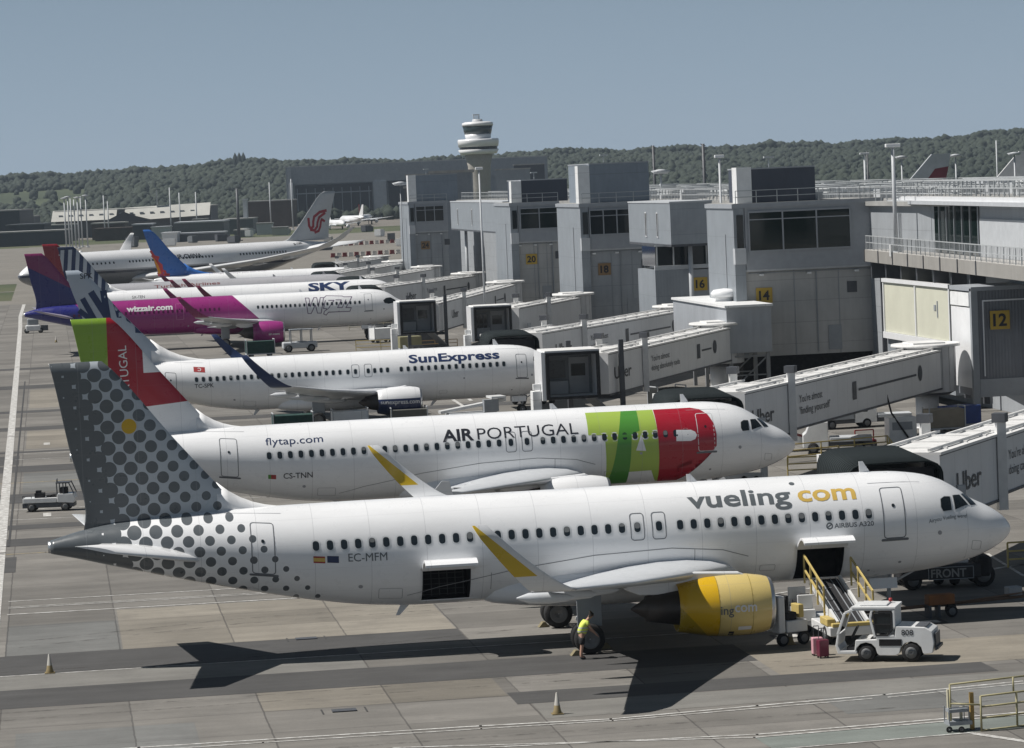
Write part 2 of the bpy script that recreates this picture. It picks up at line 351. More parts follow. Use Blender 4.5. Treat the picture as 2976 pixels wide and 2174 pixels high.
        m.loft(rr); m.build('fin',s.mt['fin'],s.root)
        # dorsal fillet
        d0=S['dorsal']; dr,zr=S['finroot']; zt=s.sec(d0)[0]+s.sec(d0)[1]; k=MB(); z1,a1=F[1][0],F[1][1]; R2=[]
        for i in range(9):
            u=i/8; d=d0+(a1+.8-d0)*u; top=zt-.06+(z1-zt+.95*(1 if u>.9 else u))*u**2.2; w=.03+.17*u; zb=s.sec(d)[0]+s.sec(d)[1]-.25
            R2.append([(-d,-w*1.4,zb),(-d,-w*.8,(zb+top)/2),(-d,0,top),(-d,w*.8,(zb+top)/2),(-d,w*1.4,zb)])
        k.loft(R2); k.build('dorsal_fin',s.mt.get('dorsal',s.mt['fin']),s.root)
        for sg in(-1,1):
            m=MB(); m.loft([airfoil(d,c,sg*y,z,t,tw=-.22) for y,d,c,z,t in S['stab']]); m.build('tailplane',s.mt.get('stab',s.mt['white']),s.root)
    def finy(s,d,z,off=.006):
        F=s.S['fin']; a,b,t=catmull(F,z); u=max(0.001,min(.999,(d-a)/(b-a))); h=5*t*(.2969*math.sqrt(u)-.126*u-.3516*u*u+.2843*u**3-.1036*u**4)
        return -(h+off)
    def engine(s,sg):
        e=s.S['eng']; d,y,z,r,L=e['d'],sg*e['y'],e['z'],e['r'],e['L']; k=r/1.08; o=(-d,y,z); ax=(-1,0,.015)
        n=MB().lathe(o,ax,[(.16*k,r*.94),(.4*k,r*1.0),(.9*k,r*1.06),(1.7*k,r*1.08),(2.5*k,r*1.03),(L*.9,r*.9),(L,r*.84),(L,r*.8),(L*.85,r*.8)],36).build('nacelle',s.mt['eng'],s.root)
        MB().lathe(o,ax,[(.9*k,r*.80),(.3*k,r*.79),(.1*k,r*.82),(.0,r*.87),(.05*k,r*.915),(.16*k,r*.94)],36).build('intake_lip',STEEL,s.root)
        f=MB(); f.lathe(o,ax,[(.85*k,r*.8),(.85*k,.02)],24)
        f.build('fan',DARK,s.root); MB().lathe(o,ax,[(.45*k,.02),(.6*k,.14*k),(.85*k,.26*k)],16).build('spinner',GREYM,s.root)
        C=e['core']; MB().lathe(o,ax,[(L*.82,r*.79),(L*.9,r*.66),(L+.35*k,r*.56),(C-.55*k,r*.44),(C-.55*k,r*.36),(C,.04)],24).build('exhaust_nozzle',s.mt.get('core',CORE),s.root)
        W=s.S['wing']; dd,cc,zz,tt=catmull([tuple(q) for q in W],e['y']); p=MB(); b=.16*k; X=lambda q:-(d+q)
        for a in(-1,1): pass
        pts=[(X(.9*k),z+r*1.02),(X(1.2*k),z+r*1.16),(-(dd+.2),zz+.15),(-(dd+cc*.55),zz-.05),(-(dd+cc*.62),zz-.35),(X(C-.3*k),z+r*.55),(X(L),z+r*.5),(X(L*.6),z+r*.9)]
        p.prism(pts,y-b,y+b); p.build('pylon',s.mt.get('pyl',s.mt['white']),s.root,bevel=.06)
    def wheel(s,x,y,R,w,name='wheel',parent=None):
        o=MB().lathe((x,y-w/2,R),(0,1,0),[(0,R*.62),(.02,R*.86),(w*.18,R*.98),(w*.5,R),(w*.82,R*.98),(w-.02,R*.86),(w,R*.62)],28).build(name,TYRE,parent or s.root)
        MB().lathe((x,y-w/2-.01,R),(0,1,0),[(.09,.03),(.05,R*.25),(.02,R*.3),(.07,R*.5),(0,R*.62),(w*.5,R*.6),(w+.02,R*.62),(w-.05,R*.4),(w-.05,.02)],20).build('hub',HUBM,o)
        return o
    def gear(s):
        d,yt,R,sp=s.S['mg']; zt=s.S['wing'][1][3]-.1; bx=[0] if s.S['L']<50 else [-1,1]
        for sg in(-1,1):
            m=MB(); m.tube((-d,sg*yt,zt+.3),(-d,sg*yt,R+.25),.15,.14,12); m.tube((-d,sg*yt,R+.6),(-d,sg*yt,R-.05),.1,.1,12); m.tube((-d,sg*(yt-sp-.1),R),(-d,sg*(yt+sp+.1),R),.08)
            m.tube((-d,sg*yt,R+.8),(-d,sg*(yt-1.6),zt+.1),.07); m.beam((-d-.15,sg*yt,R+.15),(-d-.4,sg*yt,R+.75),.07); m.beam((-d-.4,sg*yt,R+.75),(-d-.1,sg*yt,R+1.1),.07)
            m.build('main_gear_leg',LGREY,s.root)
            if sg<0 or 1: MB().cbox((-d+.05,sg*(yt+.32),(zt+R)/2+.35),(.95,.05,zt-R-.2)).build('gear_door',GREYM,s.root,bevel=.02)
            for b in bx:
                for q in(-1,1): s.wheel(-d+b*R*1.15,sg*yt+q*sp,R,.42*R/.58)
        d,R=s.S['ng']; m=MB(); zt=s.sec(d)[0]-s.sec(d)[1]; m.tube((-d+.15,0,zt+.3),(-d,0,R),.09,.08,12); m.tube((-d,-.36,R),(-d,.36,R),.06); m.tube((-d+.05,0,zt-.4),(-d+1.1,0,zt+.1),.05)
        m.build('nose_gear_leg',LGREY,s.root)
        for q in(-1,1): s.wheel(-d,q*.25,R,.22)
        for q in(-1,1): MB().cbox((-d-.25,q*.42,zt-.28),(1.1,.04,.42),rx=q*.15).build('nose_gear_door',s.mt['white'],s.root)
    # ---- surface marks: 2-D shapes (d, v) draped on the skin
    def drape(s,name,bm,mt,parent=None,mode='fus',off=.007,cut=.22,thick=0):
        xs=[v.co.x for v in bm.verts]; ys=[v.co.y for v in bm.verts]
        def cutl(lo,hi,st,ax):
            q=lo+st
            while q<hi-1e-4:
                n=(1,0,0) if ax==0 else (0,1,0); c=(q,0,0) if ax==0 else (0,q,0)
                bmesh.ops.bisect_plane(bm,geom=bm.verts[:]+bm.edges[:]+bm.faces[:],dist=1e-5,plane_co=c,plane_no=n); q+=st
        cutl(min(ys),max(ys),cut,1)
        if mode!='flat': cutl(min(xs),max(xs),.25 if mode=='fin' else cut*3,0)
        for v in bm.verts:
            d,w=v.co.x,v.co.y
            if mode=='fus': v.co=s.arc(d,w,off)
            elif mode=='fin': v.co=(-d,s.finy(d,w,off),w)
            elif mode=='eng':
                e=s.S['eng']; k=d-e['d']; rr=np.interp(k,[0,.16,.4,.9,1.7,2.5,e['L']*.9,e['L']],[r*e['r'] for r in(.9,.94,1.,1.06,1.08,1.03,.9,.84)])+off; t=w/e['r']
                v.co=(-d,-e['y']-rr*math.cos(t),e['z']+rr*math.sin(t)+.015*k)
        me=bpy.data.meshes.new(name); bm.to_mesh(me); bm.free(); me.materials.append(mt)
        me.update(); 
        # orient outward (negative y side)
        if sum(p.normal.y*p.area for p in me.polygons)>0: me.flip_normals()
        me.polygons.foreach_set('use_smooth',[mode!='fin']*len(me.polygons))
        o=bpy.data.objects.new(name,me); COL.objects.link(o); o.parent=parent or s.root; return o
    def shape(s,name,pts,mt,**k):
        bm=bmesh.new(); bm.faces.new([bm.verts.new((x,y,0)) for x,y in pts]); bmesh.ops.triangulate(bm,faces=bm.faces[:]); return s.drape(name,bm,mt,**k)
    def shapes(s,name,polys,mt,**k):
        bm=bmesh.new()
        for pts in polys: bm.faces.new([bm.verts.new((x,y,0)) for x,y in pts])
        bmesh.ops.triangulate(bm,faces=bm.faces[:]); return s.drape(name,bm,mt,**k)
    def pxs(s,pts): return [s.hit(x,y) for x,y in pts]
    def frame(s,name,d0,d1,v0,v1,w,mt,r=.1,**k):
        return s.shapes(name,strokes(rrect(d0,d1,v0,v1,r)+[rrect(d0,d1,v0,v1,r)[0]],w),mt,**k)
    def text(s,name,txt,d,v,h,mt,slope=0.,wid=None,bold=0.,flip=True,shear=0.,mode='fus',rot=0.,off=.009,space=1.,cut=.22):
        pts,tris=text2d(txt,bold,space,shear); hx=cap_h(); k=h/hx; xmax=max(p[0] for p in pts); kx=k if wid is None else wid/xmax
        bm=bmesh.new(); c,sn=math.cos(rot),math.sin(rot)
        vs=[]
        for x,y in pts:
            x*=kx; y*=k; X=c*x-sn*y; Y=sn*x+c*y; vs.append(bm.verts.new((d-X,v+Y+slope*X,0)))
        for t in tris:
            try: bm.faces.new([vs[i] for i in t])
            except ValueError: pass
        return s.drape(name,bm,mt,mode=mode,off=off,cut=cut)
    def windows(s,ds,z,w=.24,h=.37,fr=.05,mt=None,skip=()):
        for d in ds:
            zc,hh,hw=s.sec(d); v=math.asin((z-zc)/hh)*(hh+hw)/2
            o=s.shape('cabin_window',rrect(d-w/2,d+w/2,v-h/2,v+h/2,w*.42),mt or CGLASS,off=.009,cut=.3)
            if fr and _rw.random()<.13: k=_rw.uniform(.25,.7)*h; s.shape('window_blind',rrect(d-w/2+.015,d+w/2-.015,v+h/2-k,v+h/2-.02,w*.3),BLIND,off=.012,cut=.3,parent=o)
            if fr: s.shape('window_frame',rrect(d-w/2-fr,d+w/2+fr,v-h/2-fr,v+h/2+fr,w*.5),s.mt.get('wfr',FRAMEM),off=.005,cut=.3,parent=o)
    def zv(s,d,z):
        zc,hh,hw=s.sec(d); return math.asin(max(-1,min(1,(z-zc)/hh)))*(hh+hw)/2
    def door(s,d,z0,h,w=.86,mt=None,lw=.035,sill=True):
        v0,v1=s.zv(d,z0),s.zv(d,z0+h); o=s.frame('cabin_door',d-w/2,d+w/2,v0,v1,lw,mt or LINEM,r=.12,off=.008)
        if sill: s.shapes('door_sill',[rrect(d-w/2-.12,d+w/2+.12,v0-.12,v0-.02,.05)],LINEM,parent=o,off=.012)
        s.shapes('door_window',[rrect(d-.06,d+.06,s.zv(d,z0+h*.62),s.zv(d,z0+h*.62)+.14,.05)],CGLASS,parent=o,off=.012)
        return o
    def cockpit(s,polys):
        for p in polys:
            P=[s.hit(x,y) for x,y in p] if p[0][0]>60 else p
            o=s.shape('cockpit_window',P,GLASS,off=.012,cut=.1)
            c=dup(o,parent=s.root); c.scale=(1,-1,1)
def rrect(x0,x1,y0,y1,r,n=3):
    r=min(r,(x1-x0)/2,(y1-y0)/2); out=[]
    for cx,cy,a in((x1-r,y1-r,0),(x0+r,y1-r,90),(x0+r,y0+r,180),(x1-r,y0+r,270)):
        for i in range(n+1): t=R_(a+90*i/n); out.append((cx+r*math.cos(t),cy+r*math.sin(t)))
    return out
def circ(x,y,r,n=14): return [(x+r*math.cos(2*math.pi*i/n),y+r*math.sin(2*math.pi*i/n)) for i in range(n)]
def strokes(pts,w,wend=None):
    out=[]
    for (ax,ay),(bx,by) in zip(pts[:-1],pts[1:]):
        l=math.hypot(bx-ax,by-ay)
        if l<1e-5: continue
        ex,ey=(bx-ax)/l*w*.3,(by-ay)/l*w*.3; nx,ny=-(by-ay)/l*w/2,(bx-ax)/l*w/2
        out.append([(ax-ex+nx,ay-ey+ny),(ax-ex-nx,ay-ey-ny),(bx+ex-nx,by+ey-ny),(bx+ex+nx,by+ey+ny)])
    return out
_tc={}
def text2d(txt,bold=0.,space=1.,shear=0.,width_only=False):
    key=(txt,bold,space,shear)
    if key in _tc: return _tc[key]
    cu=bpy.data.curves.new('t','FONT'); cu.body=txt; cu.size=1; cu.offset=bold; cu.space_character=space; cu.shear=shear; cu.resolution_u=3; cu.fill_mode='FRONT'
    ob=bpy.data.objects.new('t',cu); COL.objects.link(ob); dg=bpy.context.evaluated_depsgraph_get(); dg.update(); me=bpy.data.meshes.new_from_object(ob.evaluated_get(dg))
    pts=[(v.co.x,v.co.y) for v in me.vertices]; tris=[tuple(p.vertices) for p in me.polygons]
    bpy.data.objects.remove(ob); bpy.data.curves.remove(cu); bpy.data.meshes.remove(me); mn=min(p[0] for p in pts); pts=[(x-mn,y) for x,y in pts]
    _tc[key]=(pts,tris); return _tc[key]
_ch=[]
def cap_h():
    if not _ch: _ch.append(max(p[1] for p in text2d('H')[0]))
    return _ch[0]
def text_obj(name,txt,h,mt,M4,parent=None,bold=0.,center=False,wid=None,space=1.):
    # lettering lying in the x,z plane of frame M4 (front is -y)
    pts,tris=text2d(txt,bold,space); k=h/cap_h(); xm=max(p[0] for p in pts); kx=k if wid is None else wid/xm; ox=-xm*kx/2 if center else 0
    me=bpy.data.meshes.new(name); me.from_pydata([tuple(M4@Vector((x*kx+ox,0,y*k))) for x,y in pts],[],tris); me.materials.append(mt); me.update()
    o=bpy.data.objects.new(name,me); COL.objects.link(o)
    if parent: o.parent=parent
    return o
A320F=dict(A320,tip='none',wing=[(1.2,11.2,7.6,2.35,.13),(2.0,11.7,7.0,2.45,.13),(6.4,14.2,4.2,2.75,.12),(11.5,17.1,2.9,3.08,.11),(16.9,20.0,1.6,3.42,.1)])
CORE=mat('shadow-toned nozzle metal',(.07,.062,.058),.45,metal=.6)  # dark tone puts the wing's shadow into the nozzle colour
FRAMEM=mat('window surround',(.62,.64,.65),.4); LINEM=mat('door outline',(.13,.14,.155),.5)
def acpaint(name,fn,rough=.3):
    m,nt,b=newmat(name,rough,coat=.3); x,y,z,vec=coords(nt); d=-x
    w=(.81,.82,.83)
    c=fn(nt,d,y,z,w,vec)
    if isinstance(c,tuple): c=mixc(nt,1.,w,c)
    dirt=remap(noise(nt,vec,.9,5,stretch=(.25,1,1)),.35,.75,1.,.89); mu=nt.nodes.new('ShaderNodeVectorMath'); mu.operation='SCALE'; nt.links.new(c,mu.inputs[0]); nt.links.new(dirt.k,mu.inputs['Scale'])
    # faint frame lines
    ln=((d/2.13).fr().lt(.011)*.34).mx((z/.93+.2).fr().lt(.016)*.13)
    nt.links.new(mixc(nt,ln,mu.outputs[0],(.25,.26,.28)),b.inputs['Base Color'])
    r=remap(noise(nt,vec,2.,4),.3,.7,rough*.8,rough*1.35); nt.links.new(r.k,b.inputs['Roughness'])
    return m
plain=lambda col:(lambda nt,d,y,z,w,vec:mixc(nt,1.,w,col))
PW=acpaint('aircraft white',plain((.81,.82,.83)))
WINGM=mat('wing grey',(.56,.58,.60),.35,var=.08,coat=.2)
# ------------------------------------------------------------------ the parked aircraft
GRP='airliners parked at the stands'
def cr(ox,oy,k): return lambda *q:[(ox+x/k,oy+y/k) for x,y in q]
DOTC=(.105,.118,.128)
def dotmask(nt,d,z,fin):
    a=d/.80; b=z/.80; p=(a+b).fr()-.5; q=(a-b).fr()-.5; r=((p*p+q*q)*.5).sq()*.80
    u=d+z*(-.21)                      # grows towards the trailing edge
    R=remap(u,27.5,30.3,.10,.175)+remap(u,30.3,31.8,0.,.055)+remap(u,31.8,33.,0.,.03)+remap(u,33.3,34.9,0.,.14)
    k=r.lt(R)
    if not fin: k=k*((d-z*1.07).gt(24.5)) 
    return k,u
def vfus(nt,d,y,z,w,vec):
    k,u=dotmask(nt,d,z,False); c=mixc(nt,k,w,DOTC)
    return mixc(nt,u.gt(34.95),c,DOTC)
def vfin(nt,d,y,z,w,vec):
    k,u=dotmask(nt,d,z,True); c=mixc(nt,k,(.42,.46,.5),DOTC); c=mixc(nt,u.gt(35.05),c,(.085,.093,.102))
    a=(d-34.0); b=(z-8.95); a=FINDOT[0]; b=FINDOT[1]
    rr=((d-a)*(d-a)+(z-b)*(z-b)).sq(); return mixc(nt,rr.lt(.285),c,(.55,.34,.01))
FINDOT=(34.0,9.0)
_p=gy(372,1231,0.); FINDOT=(-_p[0],_p[2])
# snap the yellow dot to the lattice
_a=round((FINDOT[0]+FINDOT[1])/.8-.5)+.5; _b=round((FINDOT[0]-FINDOT[1])/.8-.5)+.5; FINDOT=((_a+_b)*.4,(_a-_b)*.4)
YEL=(.50,.345,.015)
def veng(nt,d,y,z,w,vec):
    c=mixc(nt,d.gt(13.2),(.68,.53,.20),(.66,.40,.012)); return mixc(nt,(d+(z*.9)*-1.).gt(12.95)*d.gt(13.2),c,(.40,.27,.012))  # darker amber at the lower rear is shade put into the cowling colour
def vtip(nt,d,y,z,w,vec): return mixc(nt,(d-z*1.13).gt(20.85-1.13*4.12)*z.gt(4.72),(.6,.62,.64),YEL)
yellow=acpaint('yellow winglet paint',vtip)
V=Plane(A320,'airliner','white airliner with grey polka dot tail and yellow engine, nearest of all',(0,0,0),0,GRP,
  dict(white=PW,fus=acpaint('white skin with grey dots',vfus),fin=acpaint('grey dotted fin',vfin),dorsal=acpaint('dotted fillet',vfus),wing=WINGM,tip=yellow,eng=acpaint('yellow cowling',veng)))
# cargo openings cut into the near side
def cutbox(pl,d0,d1,z0,z1):
    me=MB().box(-d1,-d0,-3,-.35,z0,z1,1).build('cut',[PW,DARK]); 
    b=pl.fus.modifiers.new('b','BOOLEAN'); b.operation='DIFFERENCE'; b.object=me; b.solver='EXACT'; b.material_mode='TRANSFER'
    bpy.context.view_layer.update(); dg=bpy.context.evaluated_depsgraph_get(); n=bpy.data.meshes.new_from_object(pl.fus.evaluated_get(dg)); pl.fus.modifiers.clear(); pl.fus.data=n; bpy.data.objects.remove(me)
    for p in n.polygons: 
        if n.materials[p.material_index]==DARK or n.materials[p.material_index].name.startswith('dark void'): p.use_smooth=False
dF0,dF1=V.hit(2314,1640)[0],V.hit(2449,1640)[0]; dA0,dA1=V.hit(1228,1700)[0],V.hit(1368,1690)[0]
cutbox(V,min(dF0,dF1),max(dF0,dF1),1.93,3.18); cutbox(V,min(dA0,dA1),max(dA0,dA1),2.0,3.22)
for a,b in((min(dF0,dF1),max(dF0,dF1)),(min(dA0,dA1),max(dA0,dA1))):
    m=MB(); n=8; pf=lambda q:(-1.93-1.3*q,3.22+.42*math.sin(math.pi*.78*q)); ring=lambda x,dz:[(x,pf(q/n)[0],pf(q/n)[1]+dz) for q in range(n+1)]
    for x0,x1 in((-b-.02,-a+.12),):
        m.loft([ring(x0,0)+ring(x0,.09)[::-1],ring(x1,0)+ring(x1,.09)[::-1]],sm=False)
    o=m.build('cargo_door',V.mt['white'],V.root); MB().beam((-b+.55,-1.93,3.55),(-b+.4,-1.7,4.25),.07).cbox((-b+.4,-1.68,4.25),(.12,.08,.14)).build('door_actuator',DGREY,o)
    if a<15: continue
    f=MB()
    for i in range(6): x=-b+.15+(b-a-.3)*i/5; f.beam((x,-.55,2.1),(x,-.55,3.15),.03)
    for i in range(6): z=2.15+i*.2; f.beam((-b+.1,-.56,z),(-a-.1,-.56,z),.025)
    f.build('cargo_net',mat('dark netting',(.05,.052,.055),.8),V.root)
lin=lambda a,b,n:[a+(b-a)*i/(n-1) for i in range(n)]
def winrow(pl,groups,z=None):
    out=[]
    for g in groups:
        if len(g)==5: x0,y0,x1,y1,n=g; out+=lin(pl.hit(x0,y0)[0],pl.hit(x1,y1)[0],n)
        else: out.append(pl.hit(*g)[0])
    pl.windows(out,z or pl.S['wz']); return out
winrow(V,[(918,1586,1807,1531,23),(1976,1521,2524,1488,15)])
for px in(1852,1915):
    d=V.hit(px,1530)[0]; V.windows([d],4.42); V.frame('overwing_exit',d-.26,d+.26,V.zv(d,3.93),V.zv(d,4.93),.03,LINEM,r=.12,off=.008)
V.door(V.hit(2598,1490)[0],3.43,1.9); V.door(V.hit(765,1595)[0],3.45,1.9)
WS=[[(720,200),(762,170),(826,170),(850,325),(752,338),(727,290)],[(858,158),(935,150),(1035,262),(890,320)],[(953,145),(1000,140),(1128,262),(1062,268)]]
WSP=[V.pxs(cr(2550,1400,3.934)(*p)) for p in WS]
for p in WSP:
    o=V.shape('cockpit_window',p,GLASS,off=.014,cut=.1); c=dup(o,parent=V.root); c.scale=(1,-1,1)
    cx=sum(a for a,b in p)/len(p); cy=sum(b for a,b in p)/len(p); V.shape('window_frame',[(cx+(a-cx)*1.16,cy+(b-cy)*1.13) for a,b in p],FRAMEM,off=.007,cut=.1,parent=o)
GTXT=mat('dark grey lettering',(.11,.125,.135),.4,var=.03); OTXT=mat('amber lettering',(.62,.42,.10),.4,var=.03); KTXT=mat('black lettering',(.02,.022,.03),.4,var=.03); WTXT=mat('white lettering',(.72,.72,.72),.45,var=.03)
def ptext(pl,name,txt,x0,y0,x1,y1,h,mt,**k):
    a=pl.hit(x0,y0); b=pl.hit(x1,y1); return pl.text(name,txt,a[0],a[1],h,mt,slope=(b[1]-a[1])/(a[0]-b[0]),wid=a[0]-b[0],**k)
ptext(V,'airline_name','vueling',2001,1477,2301,1461,.74,GTXT,bold=.022)
ptext(V,'airline_name','com',2321,1458,2489,1449,.74,OTXT,bold=.022)
a=V.hit(2300,1406); V.shape('airline_name',circ(a[0],a[1],.11),GTXT,off=.009)
ptext(V,'registration','EC-MFM',1013,1632,1126,1628,.30,GTXT)
ptext(V,'aircraft_type','AIRBUS A320',2425,1535,2540,1527,.17,GTXT,bold=.015)
a=V.hit(2411,1529); V.shapes('aircraft_type',strokes(circ(*a,.11)+[circ(*a,.11)[0]],.05)+strokes([(a[0]+.08,a[1]-.05),(a[0]-.08,a[1]+.06)],.05),GTXT,off=.009)
ptext(V,'aircraft_nickname','Airyou Vueling weref',2700,1521,2812,1504,.15,GTXT)
a=V.hit(928,1627); V.shape('flag',rrect(a[0]-.22,a[0]+.22,a[1]-.13,a[1]+.13,.01),REDP,off=.009); V.shape('flag',rrect(a[0]-.22,a[0]+.22,a[1]-.07,a[1]+.07,.01),OTXT,off=.012)
a=V.hit(968,1626); V.shape('flag',rrect(a[0]-.22,a[0]+.22,a[1]-.13,a[1]+.13,.01),NAVY,off=.009)
V.text('engine_lettering','ing',13.18,-.2,.30,GTXT,bold=.01,mode='eng'); V.text('engine_lettering','com',12.66,-.12,.34,WTXT,bold=.015,mode='eng')
V.shape('engine_vent',[(12.83,-.95),(12.63,-.95),(12.63,-1.25),(12.83,-1.25)],KTXT,mode='eng'); V.shape('engine_panel',rrect(12.0,12.5,-.88,-.7,.03),WTXT,mode='eng')
V.shapes('engine_seam',strokes([(11.95,-1.5),(11.95,1.5)],.02)+strokes([(13.2,-1.5),(13.2,1.6)],.02),mat('cowl seam',(.3,.22,.05),.5),mode='eng')
def smallmarks(pl,S,nose=None):
    # service panels, probes and antennas that every airliner carries
    for d,v,r in((3.35,-.25,.09),(8.6,-.3,.07),(4.9,-1.5,.07),(26.,-1.2,.09),(6.1,-1.9,.06)):
        pl.shape('service_panel',circ(d,v,r,8),mat('panel shade',(.3,.31,.33),.5),off=.008)
    for d0,d1,v0,v1 in((1.55,1.95,-.9,-.45),(9.9,10.5,-1.5,-1.2),(24.4,25.3,-1.9,-1.3)): pl.frame('service_panel',d0,d1,v0,v1,.018,mat('panel shade',(.3,.31,.33),.5),r=.06)
    pl.shapes('panel_line',strokes([(3.9,1.95),(6.0,1.98)],.02)+strokes([(pl.S['L']-8.7,1.9),(pl.S['L']-6.6,1.9)],.02),mat('panel shade',(.3,.31,.33),.5))
    zc,hh,hw=pl.sec(9); zt=zc+hh
    for d,h in((5.6,.42),(12.5,.3)):
        m=MB(); m.prism([(-d,zt-.02),(-d-.42,zt-.02),(-d-.44,zt+h),(-d-.28,zt+h)],-.02,.02); m.build('antenna',pl.mt['white'],pl.root)
    zb=zc-hh
    for d in(10.5,24.):
        m=MB(); m.prism([(-d,zb+.02),(-d-.35,zb+.02),(-d-.55,zb-.38),(-d-.4,zb-.38)],-.02,.02); m.build('antenna',pl.mt['white'],pl.root)
smallmarks(V,A320); smallm_fair=[(11.0,-.2),(12.,.12),(14.,.3),(17,.2),(20,-.15),(23.0,-.75),(24.2,-1.15)]
FAIRL=mat('fairing seam',(.2,.21,.225),.5)
V.shapes('fairing_seam',strokes([(d,v-.55) for d,v in smallm_fair],.03)+strokes([(13.1,-.35),(13.1,-1.4)],.02)+strokes([(21,-.8),(21,-1.6)],.02),FAIRL)
# --- white, green and red airliner
_z=(.02,.02)
T=Plane(A320F,'airliner','white airliner with green and red letters, second from the camera',(1.13,42.05,.08),.0121,GRP,
  dict(white=PW,fus=PW,fin=acpaint('green red fin',lambda nt,d,y,z,w,vec:w),dorsal=PW,wing=WINGM,tip=PW,eng=PW))
GL=acpaint('lime green livery',plain((.36,.50,.085)),.35); GD=acpaint('mid green livery',plain((.075,.27,.04)),.35); RD=acpaint('red livery',plain((.36,.014,.03)),.3); GL2=acpaint('leaf green livery',plain((.25,.40,.045)),.35)
c6=cr(1500,700,2.203)
def P6(*q): return T.pxs(c6(*q))
T.shape('letter_mark',P6((440,1102),(660,1092),(870,1082),(905,1535),(565,1556),(566,1245),(462,1245)),GL,off=.006)
T.shape('letter_mark',P6((668,1092),(768,1087),(790,1215),(738,1240),(700,1548),(568,1556),(655,1245)),GD,off=.009)
T.shape('letter_mark',P6((800,1238),(832,1345),(768,1342)),PW,off=.009); T.shape('letter_mark',P6((722,1478),(865,1468),(888,1536),(703,1546)),PW,off=.011)
T.shape('letter_mark',P6((874,1082),(1110,1069),(1170,1078),(1225,1112),(1262,1165),(1283,1240),(1284,1310),(1262,1345),(1180,1385),(1030,1412),(1022,1531),(900,1537)),RD,off=.008)
T.shape('letter_mark',P6((1024,1211),(1118,1210),(1146,1222),(1157,1243),(1148,1268),(1120,1281),(1026,1283)),PW,off=.011)
winrow(T,[(783,1335,1451,1293,23),(1578,1283,1993,1259,15)])
for px in(1485,1532):
    d=T.hit(px,1290)[0]; T.windows([d],4.42); T.frame('overwing_exit',d-.26,d+.26,T.zv(d,3.93),T.zv(d,4.93),.03,LINEM,r=.12,off=.008)
T.door(T.hit(2052,1260)[0],3.43,1.9,mt=FRAMEM); T.door(T.hit(667,1345)[0],3.45,1.9)
for p in WSP:
    o=T.shape('cockpit_window',p,GLASS,off=.014,cut=.1); c=dup(o,parent=T.root); c.scale=(1,-1,1)
ptext(T,'airline_name','AIR',1287,1284,1378,1278,.64,KTXT,bold=.03); ptext(T,'airline_name','PORTUGAL',1389,1278,1681,1261,.64,KTXT,bold=-.004)
ptext(T,'web_address','flytap.com',772,1294,939,1284,.42,NAVY); ptext(T,'registration','CS-TNN',824,1391,909,1387,.29,KTXT,bold=.01)
a=T.hit(791,1386); T.shape('flag',rrect(a[0]-.2,a[0]+.2,a[1]-.12,a[1]+.12,.01),REDP,off=.009); T.shape('flag',rrect(a[0]+.05,a[0]+.2,a[1]-.12,a[1]+.12,.01),GD,off=.012)
smallmarks(T,A320); T.shapes('fairing_seam',strokes([(d,v-.55) for d,v in smallm_fair],.03)+strokes([(13.1,-.35),(13.1,-1.4)],.02),FAIRL)
def finp(pl,pts):
    out=[]; c,sn=math.cos(-pl.rz),math.sin(-pl.rz)
    for px,py in pts:
        r=ray(px,py); o=CAM-pl.loc; o=np.array([c*o[0]-sn*o[1],sn*o[0]+c*o[1],o[2]]); r=np.array([c*r[0]-sn*r[1],sn*r[0]+c*r[1],r[2]]); p=o-r*(o[1]/r[1])
        F=pl.S['fin']; z=min(max(p[2],F[0][0]+.3),F[-1][0]-.01); a,b,t=catmull(F,z); out.append((min(max(-p[0],a+.02),b-.02),z))
    return out
c1=cr(0,950,2.203); c0=cr(0,550,2.203)
def finpoly(pl,name,pts,mt,off=.008): return pl.shape(name,finp(pl,pts),mt,mode='fin',off=off,cut=.5)
F=A320['fin']
def finband(pl,name,z0,z1,f0,f1,mt,off):   # band of the fin between chord fractions f0..f1
    n=10; L=[];Rr=[]
    for i in range(n+1):
        z=z0+(z1-z0)*i/n; a,b,t=catmull(pl.S['fin'],z); L.append((a+(b-a)*f0(z)+.0,z)); Rr.append((a+(b-a)*f1(z),z))
    return pl.shape(name,L+Rr[::-1],mt,mode='fin',off=off,cut=.5)
q=finp(T,c0((680,865),(690,1110),(975,1385),(1205,1355),(915,1065),(1030,1175)))
def ln2(e,f): k=(f[0]-e[0])/(f[1]-e[1]); return lambda z:(z-e[1])*k+e[0]
def tfin(nt,d,y,z,w,vec):
    sp=(z-q[0][1])*((q[1][0]-q[0][0])/(q[1][1]-q[0][1]))+q[0][0]; kb=(q[3][1]-q[2][1])/(q[3][0]-q[2][0]); low=(d-q[2][0])*kb+q[2][1]
    red=d.lt(sp)*z.gt(low); nz=finp(T,c0((918,1175)))[0]; red=red*((d.lt(nz[0])*z.gt(nz[1]))*-1.+1.)
    c=mixc(nt,red,w,(.33,.012,.026)); g=mixc(nt,(z*.55+d).gt(40.9),(.30,.42,.08),(.22,.37,.04)); return mixc(nt,d.gt(sp)*z.gt(5.9),c,g)
_m=acpaint('green and red tail paint',tfin)
for o in T.root.children:
    if o.name.startswith('fin'): o.data.materials[0]=_m
a=finp(T,c0((838,1240),(815,1005))); T.text('airline_name','PORTUGAL',a[0][0]+.05,a[0][1]-1.2,.42,WTXT,mode='fin',rot=R_(92),bold=.0,off=.013)
